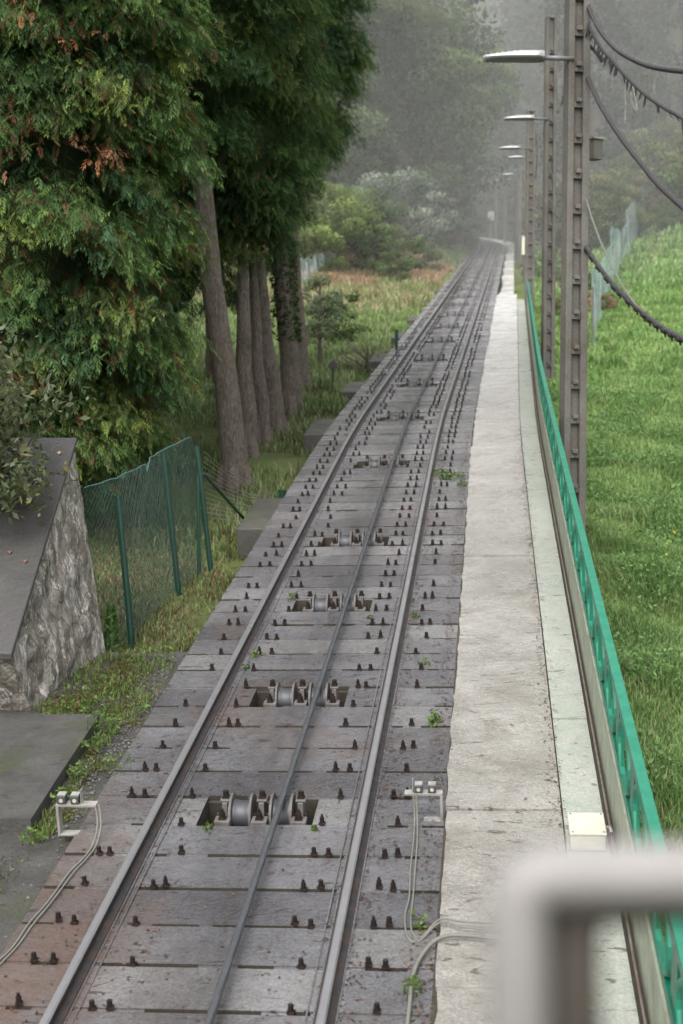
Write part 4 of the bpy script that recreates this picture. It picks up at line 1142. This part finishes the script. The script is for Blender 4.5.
# left bank
plant('sapling', 31, 320, .8, 'small leafy sapling on a stake in the clearing left of the track', 'sapling', None)
gl = 'bushes on the bank left of the track'
plant('bush', 35, 334, .5, 'low round dark bush beside the staked sapling', 'shrub', gl)
for i, (k, S, px, s, lab) in enumerate([
    ('dark_bush', 62, 357, .72, 'dark rounded bush at the clearing edge, right of the yellow-green ones'),
    ('lime_bush', 58, 316, .78, 'bright yellow-green bush next to the far end of the cypress row'),
    ('lime_bush', 64, 338, .62, 'smaller yellow-green bush at the back of the clearing'),
    ('pale_bush', 72, 396, 1.35, 'large silvery pale shrub in the middle of the bank'),
    ('pale_bush', 79, 418, 1.15, 'smaller silvery shrub just right of the large one'),
    ('bush', 60, 384, .95, 'fresh green shrub below the silvery one'),
    ('bush', 68, 372, 1.2, 'green shrub left of the silvery shrubs'),
    ('bush', 84, 440, 1.0, 'green shrub low on the bank near the bend of the track'),
    ('bush', 92, 452, 1.1, 'olive shrub beside the bend of the track'),
    ('thicket', 82, 425, .7, 'tall olive shrub above the bend'),
    ('bush', 100, 462, 1.1, 'dark shrub covering the inside of the bend'),
    ('thicket', 96, 432, .9, 'misty shrub at the top of the bank')]):
    plant(k, S, px, s, lab, 'shrub', gl)
for i, (S, u_, sc_, lab) in enumerate([(58,-3.4,.55,'low green shrub at the front edge of the bracken'),(66,-2.6,.6,'round green shrub close to the track below the silvery ones'),(74,-4.2,.9,'green shrub halfway up the bank'),(80,-2.8,.75,'green shrub hugging the track before the bend'),(86,-3.6,1.0,'larger green shrub before the bend'),(90,-2.6,.8,'last round shrub beside the rails before the bend'),(70,-6,1.0,'broad green shrub behind the bracken'),(78,-6.5,1.1,'tall green shrub above the bracken')]):
    plant('bush', S, 0, sc_, lab, 'shrub', gl, u=u_)
rb = ['rusty orange bracken clump on the bank']
for i in range(11):
    S = prng.uniform(60, 86); f = prng.random(); u = -2.2-f*3.4*(S/60)
    plant('rust_bush', S, 0, prng.uniform(.6, 1.05), 'rusty orange bracken clump among others on the bank left of the track', 'bracken', 'bracken clumps on the left bank', u=u)
# forest beyond
gf = 'misty trees beyond the bend of the track'
trees = [('pine_b', 80, 402, 1.0, 'tall rounded grey-green tree behind the silvery shrubs'), ('pine', 88, 436, .95, 'broad misty tree right of the tall rounded one'),
 ('pine', 80, 352, .9, 'misty tree rising just right of the cypress crowns'), ('pine_b', 74, 326, .8, 'misty tree glimpsed between cypress crown and clearing'),
 ('pine', 118, 448, .62, 'smaller misty tree above the bend of the track'), ('fir', 122, 533, 1.5, 'tall dark conifer behind the row of lamp poles'),
 ('fir', 130, 515, 1.3, 'slimmer dark conifer left of the tall one behind the poles'), ('fir', 112, 556, 1.4, 'dark conifer between the first two poles'),
 ('fir', 92, 592, 1.3, 'dark conifer just right of the nearest pole'), ('fir', 104, 618, 1.0, 'dark conifer above the meadow fence'),
 ('fir', 106, 644, 1.5, 'tall conifer above the second overhead cable'), ('fir', 98, 672, 1.2, 'dark conifer at the right above the meadow')]
for k, S, px, s, lab in trees: plant(k, S, px, s, lab, 'tree', gf)
for i in range(46):
    S = prng.uniform(132, 250); px = prng.uniform(250, 780); k = prng.choice(['pine', 'pine_b', 'fir', 'fir', 'pine'])
    plant(k, S, px, prng.uniform(.8, 1.35), 'faint misty tree on the far wooded hillside', 'tree', 'faint trees on the far hillside')
# right side bushes behind the meadow
gr = 'brown and green scrub above the meadow'
for i in range(26):
    S = prng.uniform(74, 104); px = prng.uniform(548, 735)
    plant(prng.choice(['thicket', 'bush', 'rust_bush', 'thicket']), S, px, prng.uniform(.5, .95), 'patch of scrub at the top of the meadow behind the torn fence', 'shrub', gr)
for i in range(10):
    S = prng.uniform(48, 72); plant(prng.choice(['bush', 'rust_bush', 'bush']), S, 0, prng.uniform(.25, .5), 'low shrub between the track and the foot of the far poles', 'shrub', 'low shrubs beside the far poles', u=prng.uniform(2.4, 5.2))

# wall shrub (leafy, pale) at far left, elongated leaves
def wall_shrub():
    rng = np.random.default_rng(31); base = pix(-38, 560, 11.6)
    root = empty('shrub', base, 'grey-green leafy shrub hanging over the sloping top of the stone wall', 'shrub')
    P = []; T = []; mb = MB()
    for k in range(46):
        c = pix(rng.uniform(-55, 42), rng.uniform(345, 500), 11+rng.uniform(-.55, .7)); 
        c = pix(rng.normal(-8, 26), rng.uniform(348, 498), 10.9+rng.uniform(-.45, .6))
        mb.tube([base, (base+c)/2+Vector((0,0,.12)), c], [.02,.012,.004], 5)
        n = 70; q = rng.normal(0, .115, (n, 3)); q[:, 2] *= .8
        P.append(np.array(c)+q); t = np.array([[.11,.135,.065],[.20,.22,.14],[.075,.10,.04],[.22,.20,.08]])[rng.choice(4, n, p=[.45,.25,.2,.1])]*rng.uniform(.7,1.2,(n,1)); T.append(t)
    V, Q, TT = leaves(np.concatenate(P), .036, np.concatenate(T), rng, .6)
    arr_mesh('foliage', V, Q, TT, M['leaf'], root, origin=base)
    mb.build('stem', M['bark'], root)
wall_shrub()
# ivy on the last trunk
def ivy():
    rng = np.random.default_rng(5); b = gz(24.2, 291); n = 900
    z = rng.uniform(1.2, 4.0, n); a = rng.uniform(-2.9, .6, n); r = .17+rng.uniform(0, .08, n)
    P = np.stack([b.x+np.cos(a)*r-.17*z/3, b.y+np.sin(a)*r, b.z+z], 1)
    V, Q, T = leaves(P, .05, np.array([.05,.10,.025])*rng.uniform(.7,1.5,(n,1)), rng); o = arr_mesh('ivy', V, Q, T, M['leaf']); tag(o, 'ivy climbing the last bare trunk by the clearing', 'ivy')
ivy()

# dead branch pile and stake by the ledges
mb = MB(); rr = random.Random(6)
c0 = gz(29.5, 372)
for k in range(26):
    a = rr.uniform(0, 6.3); L = rr.uniform(.5, 1.3); e = c0+Vector((math.cos(a)*L*.8-.3, math.sin(a)*L*.5, rr.uniform(.2, .95)*L))
    mb.tube([c0+Vector((rr.uniform(-.3,.3), rr.uniform(-.3,.3), 0)), c0.lerp(e, .6)+Vector((rr.uniform(-.1,.1),0,rr.uniform(-.05,.1))), e], [.018,.012,.005], 5)
o = mb.build('dead_branches', M['bark']); tag(o, 'heap of bare dead branches on the grass against the concrete ledges', 'branches')
st = gz(31, 396.5); mb = MB(); mb.tube([st-Vector((0,0,.3)), st+Vector((0,0,1.05))], .035, 10); mb.tube([st+Vector((0,0,1.05)), st+Vector((0,0,1.08))], .042, 10)
o = mb.build('fence_post', M['fpost']); tag(o, 'lone dark green post beside the dead branches', 'post')
st = gz(26.5, 333); mb = MB(); mb.tube([st-Vector((0,0,.3)), st+Vector((0,0,.4))], .02, 8); mb.box(-.08,.08,-.06,.06,.4,.5,0,Matrix.Translation(st)); mb.box(-.05,.05,-.04,.04,.501,.53,0,Matrix.Translation(st))
o = mb.build('garden_lamp', M['black']); tag(o, 'small black box on a short stake in the grass near the sapling', 'lamp')
st = gz(33, 323); mb = MB(); mb.tube([st-Vector((0,0,.3)), st+Vector((-.1,0,1.5))], .03, 8); o = mb.build('stake', M['galv']); tag(o, 'pale wooden stake holding the sapling upright', 'stake')
st = D(16.4, -1.10, -.42); mb = MB(); mb.tube([st-Vector((0,0,.3)), st+Vector((0,0,.32))], .04, 10); mb.tube([st+Vector((0,0,.32)), st+Vector((0,0,.35))], .048, 10)
o = mb.build('post', M['fpost']); tag(o, 'short green post stub against the edge of the track bed', 'post')

# far teal netting fences
def farfence(pts, hgt, lab, name='net_fence', posts=True):
    root = empty(name, pts[0], lab, 'fence')
    top = []; bot = []; rr = random.Random(len(pts))
    for i, p in enumerate(pts): bot.append(p); top.append(p+Vector((0, 0, hgt*rr.uniform(.75, 1.25))))
    net_surface(top, bot, 'netting', M['netfar'], root, nu=80, nv=10, wav=.10)
    for i, p in enumerate(pts):
        mb = MB(); mb.tube([p-Vector((0,0,.3)), p+Vector((0,0,hgt*.8))], .03, 8); mb.build('post', M['pole'], root)
mpts = []
for (S, px) in [(40,592),(46,598),(53,604),(60,612),(66,621),(72,630),(78,640),(84,648),(90,654)]: mpts.append(gz(S, px))
farfence(mpts, 2.1, 'torn pale teal netting fence running up the edge of the meadow')
farfence([gz(49+i*2.0, 280+i*9.5) for i in range(7)], 1.15, 'bluish netting fence glimpsed beyond the last cypress trunk')
# dark netting stub near (590,370)
# ------------------------------------------------------------------ grass, weeds, litter
def blades(S, u, H, Wd, tint, rng, bend=.5, dz=0.0, deck=None):
    n = len(S); base = np.empty((n, 3))
    # vectorised ground lookup through a coarse table of frames
    Sg = np.arange(1, 130, .5); fr = [frame(s, False) for s in Sg]
    px_ = np.array([f[0][:] for f in fr]); ch = np.array([Vector((f[2].x, f[2].y, 0)).normalized()[:] for f in fr])
    P = np.stack([np.interp(S, Sg, px_[:, k]) for k in range(3)], 1); C = np.stack([np.interp(S, Sg, ch[:, k]) for k in range(3)], 1)
    base = P + C*u[:, None]
    base[:, 2] += hfun(S, u) if deck is None else deck + u*.022
    a = rng.uniform(0, 2*math.pi, n); side = np.stack([np.cos(a), np.sin(a), np.zeros(n)], 1); ln = np.stack([-np.sin(a), np.cos(a), np.zeros(n)], 1)
    b = rng.uniform(0, bend, n)[:, None]*H[:, None]
    up = np.array([0, 0, 1.0])*H[:, None]
    v0 = base-side*Wd[:, None]-np.array([0,0,.02]); v1 = base+side*Wd[:, None]-np.array([0,0,.02])
    m = base+up*.6+ln*b*.4; v2 = m+side*Wd[:, None]*.8; v3 = m-side*Wd[:, None]*.8
    t = base+up+ln*b*1.2 
    V = np.stack([v0, v1, v2, v3, v3, v2, t+side*Wd[:, None]*.1, t-side*Wd[:, None]*.1], 1).reshape(-1, 3)
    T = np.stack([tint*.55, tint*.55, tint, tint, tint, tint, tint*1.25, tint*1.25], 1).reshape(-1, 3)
    return V, np.arange(len(V)).reshape(-1, 4), T
def meadow():
    rng = np.random.default_rng(4); Vs = []; Ts = []
    for (n, s0, s1, u0, u1, h, w) in ((110000, 8, 18, 2.15, 5.2, .10, .005), (150000, 16, 34, 2.15, 9, .10, .008), (80000, 30, 62, 2.2, 17, .14, .017), (26000, 55, 100, 2.2, 26, .25, .04)):
        S = rng.uniform(s0, s1, n); u = rng.uniform(u0, u1, n)
        pat = np.sin(S*1.9+u*2.7)+np.sin(S*.8-u*3.9+1)+np.sin(S*4.3+u*5.1)*.6+np.sin(u*9+S*7)*.4
        H = h*rng.uniform(.4, 1.4, n)*(1+.28*pat)
        H = np.clip(H, .03, 1)
        lift = (.88+.34*sm(9, 32, S))[:, None]
        t = lift*np.where((pat > .3)[:, None], np.array([.165,.275,.085]), np.array([.22,.325,.115]))*rng.uniform(.7, 1.3, (n, 1))
        dryk = rng.random(n) < .06; t[dryk] = np.array([.30,.28,.15])
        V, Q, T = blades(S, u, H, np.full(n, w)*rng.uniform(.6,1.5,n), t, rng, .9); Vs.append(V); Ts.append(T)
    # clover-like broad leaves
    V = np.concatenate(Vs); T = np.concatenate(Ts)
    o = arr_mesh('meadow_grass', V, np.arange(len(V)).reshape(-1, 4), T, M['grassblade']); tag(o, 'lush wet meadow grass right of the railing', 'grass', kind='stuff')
    n = 70000; S = rng.uniform(8, 30, n); u = rng.uniform(2.3, 7, n); pat = np.sin(S*1.9+u*2.7)+np.sin(S*.8-u*3.9+1)+np.sin(S*2.7+u*1.3)
    k = pat > .2; S = S[k]; u = u[k]; n = len(S)
    Sg = np.arange(1, 130, .5); fr = [frame(s, False) for s in Sg]; pp = np.array([f[0][:] for f in fr]); ch = np.array([f[2][:] for f in fr])
    P = np.stack([np.interp(S, Sg, pp[:, j]) for j in range(3)], 1) + np.stack([np.interp(S, Sg, ch[:, j]) for j in range(3)], 1)*u[:, None]
    P[:, 2] = np.interp(S, Sg, pp[:, 2]) + hfun(S, u) + rng.uniform(.05, .2, n)
    t = np.array([.15,.26,.085])*rng.uniform(.6, 1.5, (n, 1))
    y = rng.random(n) < .0025; t[y] = np.array([.75,.55,.03])
    V, Q, T = leaves(P, .028, t, rng, .3)
    o = arr_mesh('meadow_herbs', V, Q, T, M['grassblade']); tag(o, 'broad-leaved herbs scattered through the meadow', 'herbs', kind='stuff')
meadow()
def leftgrass():
    rng = np.random.default_rng(9); Vs = []; Ts = []
    def add(n, s0, s1, u0, u1, h, w, cols, mask=None):
        S = rng.uniform(s0, s1, n); u = rng.uniform(u0, u1, n)
        pat = np.sin(S*(2.1 if s0 < 40 else .7)+u*(2.9 if s0 < 40 else 1.3))+np.sin(S*.9-u*(3.1 if s0 < 40 else 1.1)+1)
        k = pat > mask if mask is not None else np.ones(n, bool)
        S, u, pat = S[k], u[k], pat[k]; n = len(S)
        t = np.array(cols)[rng.integers(len(cols), size=n)]*rng.uniform(.7, 1.3, (n, 1))
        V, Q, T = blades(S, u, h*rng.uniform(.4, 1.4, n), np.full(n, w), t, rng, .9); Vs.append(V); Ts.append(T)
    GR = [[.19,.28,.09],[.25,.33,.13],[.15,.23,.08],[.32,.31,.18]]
    DR = [[.46,.31,.21],[.52,.39,.27],[.32,.28,.16],[.20,.25,.11]]
    for (n_, s0_, s1_, a_, b_) in ((1500, 7.05, 7.85, -2.3, -1.45),(700, 8.0, 9.7, -1.33, -1.20),(1800, 9.75, 11.1, -1.95, -1.35),(500, 9.8, 10.9, -1.35, -1.10)):
        S = rng.uniform(s0_, s1_, n_); u = rng.uniform(a_, b_, n_); k = (np.sin(S*9+u*7)+np.sin(S*5-u*13)) > -.2; S = S[k]; u = u[k]
        t = np.array([[.14,.22,.06],[.10,.17,.045],[.20,.15,.08],[.17,.24,.06]])[rng.integers(4, size=len(S))]*rng.uniform(.7,1.2,(len(S),1))
        V, Q, T = blades(S, u, .045*rng.uniform(.4,1.6,len(S)), np.full(len(S), .004), t, rng, 1.2, deck=-.15); Vs.append(V); Ts.append(T)
    add(26000, 11.2, 15.8, -3.6, -1.04, .055, .005, GR+[[.20,.12,.06],[.26,.17,.09],[.16,.10,.05]])
    add(14000, 15, 30, -4.5, -1.06, .14, .008, GR+[[.10,.08,.04]], -.6)
    add(34000, 24, 46, -9, -1.06, .20, .014, GR, -1.3)
    add(22000, 44, 60, -11, -1.06, .32, .02, GR+DR, -1.4)
    add(26000, 55, 74, -7, -1.3, .40, .03, [[.46,.29,.19],[.50,.36,.25],[.34,.24,.15]], -.2)
    add(20000, 55, 90, -9, -1.1, .32, .03, GR)
    V = np.concatenate(Vs); T = np.concatenate(Ts)
    o = arr_mesh('bank_grass', V, np.arange(len(V)).reshape(-1, 4), T, M['grassblade']); tag(o, 'green and dry grass on the ground left of the track', 'grass', kind='stuff')
leftgrass()
def weeds():
    rng = np.random.default_rng(14); Ps = []; Ts = []
    spots = [(9.75,-1.42,.20,160,.10),(9.5,-1.30,.14,120,.07),(9.9,-1.62,.18,220,.13),(10.3,-1.5,.30,240,.07),(9.9,-1.7,.15,160,.12),(10.8,-1.3,.22,160,.06),(9.9,-1.1,.10,60,.05),(9.2,-1.27,.08,80,.04),(8.8,-1.27,.07,60,.04),(8.45,-1.25,.07,60,.04),(8.9,-1.05,.12,70,.03),
             (7.55,-1.62,.20,420,.06),(7.45,-1.85,.25,420,.07),(7.2,-1.7,.2,260,.05),(7.6,-2.1,.25,300,.06),(7.6,-1.45,.10,80,.05),(7.9,-1.25,.08,70,.05),(7.0,-1.3,.1,40,.03),(6.8,-1.6,.2,60,.03),
             (9.6,.96,.045,60,.07),(9.55,.93,.03,30,.05),(12.2,.62,.05,30,.04),(11.8,.70,.04,30,.05),(17.0,.86,.16,220,.05),(17.2,.72,.12,120,.05),(16.6,1.0,.08,60,.05),(10.7,.83,.05,25,.03),(7.05,.97,.05,40,.05),(6.5,.97,.05,40,.05),
             (10.9,-.47,.05,40,.05),(12.3,-.40,.05,40,.06),(8.05,-.28,.03,24,.02),(8.05,.33,.02,24,.02),(11.8,.33,.03,16,.02),(10.6,-.5,.03,20,.04)]
    for (S, u, r, n, h) in spots:
        a = rng.uniform(0, 6.28, n); q = r*np.sqrt(rng.random(n)); base = D(S, u, -.088 if not(S > 9.7 and u < -1.4) else -.15)
        P = np.stack([base.x+np.cos(a)*q, base.y+np.sin(a)*q*1.3, base.z+.2454*.9*np.sin(a)*q*1.3*.7+rng.random(n)*h], 1); Ps.append(P)
        c = np.array([[.10,.17,.04],[.14,.21,.045],[.075,.125,.035]])[rng.integers(3, size=n)]*rng.uniform(.7,1.3,(n,1))
        if 12 > S > 9.7 and u < -1.5: c = np.where(rng.random((n,1)) < .35, np.array([.17,.09,.05]), c)
        Ts.append(c)
    V, Q, T = leaves(np.concatenate(Ps), .017, np.concatenate(Ts), rng, .4)
    o = arr_mesh('weeds', V, Q, T, M['grassblade']); tag(o, 'small weeds sprouting in cracks of the concrete', 'weeds', kind='stuff')
    # tall weed at fence foot
    b = pix(112, 648, 11.9); root = empty('weed', b, 'upright feathery green weed at the foot of the net fence by the wall corner', 'weed')
    n = 170; z = rng.random(n); a = rng.uniform(0, 6.28, n); rr_ = .07*(1-z*.7)
    P = np.stack([b.x+np.cos(a)*rr_, b.y+np.sin(a)*rr_, b.z+z*.36], 1); V, Q, T = leaves(P, .03, np.array([.10,.19,.05])*rng.uniform(.7,1.4,(n,1)), rng)
    arr_mesh('foliage', V, Q, T, M['leaf'], root, origin=b); mb = MB(); mb.tube([b, b+Vector((0,0,.36))], .005, 5); mb.build('stem', M['greenwire'], root)
weeds()
def gravel():
    rng = np.random.default_rng(22); n = 2600; V = []; Q = []
    S = np.concatenate([rng.uniform(5.5, 11, n//2), rng.uniform(8, 11, n//2)]); u = np.concatenate([rng.uniform(-2.6, -1.04, n//2), -1.2+rng.normal(0, .12, n//2)])
    k = ~((S > 7.9) & (S < 9.8) & (u < -1.3)) & (u < -1.04); S = S[k]; u = u[k]; T = []
    for a, b in zip(S, u):
        p = D(float(a), float(b), -.142); r = rng.uniform(.003, .011); o_ = len(V)
        for (x, y, z) in ((1,0,0),(0,1,0),(-1,0,0),(0,-1,0),(0,0,.8)): V.append((p.x+x*r*rng.uniform(.7,1.3), p.y+y*r*rng.uniform(.7,1.3), p.z+z*r))
        Q += [(o_,o_+1,o_+4),(o_+1,o_+2,o_+4),(o_+2,o_+3,o_+4),(o_+3,o_,o_+4)]
        T += [np.array([.13,.12,.11])*rng.uniform(.3, 1.6)]*5
    o = arr_mesh('gravel', V, Q, np.array(T), M['litter']); tag(o, 'loose grit and small stones on the apron left of the track', 'gravel', kind='stuff')
    # moss cushions
    V = []; P = []; 
    for (S0, u0, r, m) in ((9.9,-1.3,.3,2200),(10.4,-1.45,.3,2400),(10.8,-1.5,.35,2400),(10.1,-1.7,.2,1500),(8.6,-1.27,.1,300),(9.2,-1.30,.08,300),(8.15,-1.28,.08,200),(7.5,-1.5,.3,1500),(7.1,-1.7,.3,1500),(6.6,-1.5,.2,500),(8.3,-1.2,.15,500),(9.0,-1.2,.12,500),(9.7,-1.15,.12,300)):
        a = rng.uniform(0, 6.28, m); q = r*np.abs(rng.normal(0, .5, m))
        for aa, qq in zip(a, q):
            S_ = S0+math.sin(aa)*qq*1.4; u_ = min(-1.04, u0+math.cos(aa)*qq)
            if 7.95 < S_ < 9.8 and u_ < -1.33: continue
            P.append(D(S_, u_, -.138)[:])
    P = np.array(P); Vv, Qq, Tt = leaves(P, .009, np.where(rng.random((len(P),1)) < .35, np.array([.10,.06,.035]), np.array([.15,.18,.035]))*rng.uniform(.4,1.3,(len(P),1)), rng, .3)
    o = arr_mesh('moss', Vv, Qq, Tt, M['grassblade']); tag(o, 'yellow-green moss on the apron and in its joints', 'moss', kind='stuff')
gravel()
def litter():
    rng = np.random.default_rng(15); n = 9000
    S = rng.uniform(5.5, 20, n)**1.0; which = rng.choice(6, n, p=[.28,.2,.14,.1,.14,.14])
    u = np.select([which == 0, which == 1, which == 2, which == 3, which == 5], [.645+rng.normal(0, .055, n), 1.0+rng.normal(0, .035, n), 1.71+rng.normal(0, .03, n), -.6+rng.normal(0, .12, n), np.round(rng.uniform(-1,1,n)*3)/3+rng.normal(0,.05,n)], rng.uniform(-1.0, 1.0, n))
    h = np.where(u > 1.075, -.045, -.082)
    P = np.array([D(float(s), float(a), float(b))[:] for s, a, b in zip(S, u, h)])
    a = rng.uniform(0, 6.28, n); d = np.stack([np.cos(a), np.sin(a), rng.uniform(-.1,.4,n)], 1); e = np.stack([-np.sin(a), np.cos(a), rng.uniform(-.2,.35,n)], 1)
    s = rng.uniform(.005, .014, (n, 1)); V = np.stack([P-d*s, P-e*s*.5, P+d*s, P+e*s*.5], 1).reshape(-1, 3)
    t = np.array([[.09,.035,.02],[.05,.028,.02],[.16,.08,.04],[.03,.02,.015]])[rng.integers(4, size=n)]
    o = arr_mesh('leaf_litter', V, np.arange(len(V)).reshape(-1, 4), np.repeat(t, 4, 0), M['litter']); tag(o, 'fallen brown leaf scraps scattered over track and walkway', 'leaf litter', kind='stuff')
    # leaves on the coping
    for i, (f, g_, c) in enumerate([(.30,.22,[.5,.30,.02]),(.34,.30,[.55,.33,.03]),(.30,.36,[.45,.22,.03]),(.62,.12,[.13,.05,.03]),(.58,.32,[.12,.05,.035]),(.08,.12,[.4,.25,.1])]):
        p = WFT.lerp(WNT, f)+WL*g_*.22+Vector((0,0,.062)); q = (WNT-WFT).normalized(); r_ = Vector((1,0,0)); k = .022
        mb = MB(); mb.add([p-q*k, p-r_*k*.9+Vector((0,0,.006)), p-r_*.2*k+q*k*.3, p+q*k*1.1, p+r_*k*.8+Vector((0,0,.008))], [(0,1,2,3,4)])
        t = NT('autumn_leaf'); m = t.pbr((*c, 1), .6)
        o = mb.build('fallen_leaf', m, origin=p); tag(o, ['yellow fallen leaf on the wall coping, highest of the yellow ones','yellow fallen leaf on the coping beside the shrub','yellow-brown fallen leaf on the coping nearest the left','red-brown fallen leaf low on the coping by its edge','red-brown fallen leaf low on the coping toward the left','pale leaf near the top edge of the coping'][i], 'leaf', 'fallen leaves on the wall coping')
litter()

# ------------------------------------------------------------------ mist (real volume beyond the near trees)
def mist():
    mb = MB(); mb.box(-260, 300, 53, 430, -60, 200)
    t = NT('mist'); v = t.n('ShaderNodeVolumeScatter', Density=.0058, Anisotropy=-.1); v.inputs['Color'].default_value = (.985,.995,1,1)
    t.l(v.outputs[0], t.out.inputs['Volume'])
    o = mb.build('mist', t.mat); tag(o, 'pale mist hanging in the valley beyond the bend', 'mist', kind='stuff')
mist()
def mist2():
    mb = MB(); mb.box(-255, 295, 138, 425, -50, 195)
    t = NT('mist_bank'); v = t.n('ShaderNodeVolumeScatter', Density=.016, Anisotropy=-.1); v.inputs['Color'].default_value = (.98,.985,1,1)
    t.l(v.outputs[0], t.out.inputs['Volume'])
    o = mb.build('mist', t.mat); tag(o, 'denser mist lying on the far wooded hillside', 'mist', kind='stuff')
mist2()

# ------------------------------------------------------------------ camera, light, world
cam = bpy.data.cameras.new('camera'); co = bpy.data.objects.new('camera', cam); col.objects.link(co); sc.camera = co
co.location = (0, 0, 0); co.rotation_euler = (R(90)-PITCH, 0, 0)
cam.sensor_fit = 'VERTICAL'; cam.sensor_height = 36; cam.sensor_width = 24; cam.lens = 36*F/1024
cam.clip_start = .05; cam.clip_end = 2000
cam.dof.use_dof = True; cam.dof.focus_distance = 9.5; cam.dof.aperture_fstop = 2.9
w = bpy.data.worlds.new('World'); sc.world = w; w.use_nodes = True; nt = w.node_tree
bg = nt.nodes['Background']; sky = nt.nodes.new('ShaderNodeTexSky'); sky.sky_type = 'NISHITA'; sky.sun_disc = False
ELEV, ROT = R(52), R(200)
sky.sun_elevation = ELEV; sky.sun_rotation = ROT; sky.dust_density = 4; sky.air_density = 1.5
hs = nt.nodes.new('ShaderNodeHueSaturation'); hs.inputs['Saturation'].default_value = .32; hs.inputs['Value'].default_value = 2.2
nt.links.new(sky.outputs[0], hs.inputs['Color']); nt.links.new(hs.outputs[0], bg.inputs[0]); bg.inputs[1].default_value = .15
sl = bpy.data.lights.new('sun', 'SUN'); so = bpy.data.objects.new('sun', sl); col.objects.link(so)
sl.energy = 1.5; sl.angle = R(35); sl.color = (1, .98, .95)
dv = Vector((math.sin(ROT)*math.cos(ELEV), math.cos(ROT)*math.cos(ELEV), math.sin(ELEV)))
so.rotation_euler = dv.to_track_quat('Z', 'Y').to_euler(); so.location = (0, 0, 30)
sc.view_settings.view_transform = 'Standard'; sc.view_settings.look = 'None'; sc.view_settings.exposure = 0
sc.cycles.use_denoising = True
sc.cycles.max_bounces = 10; sc.cycles.transparent_max_bounces = 16; sc.cycles.volume_bounces = 6; sc.cycles.diffuse_bounces = 3
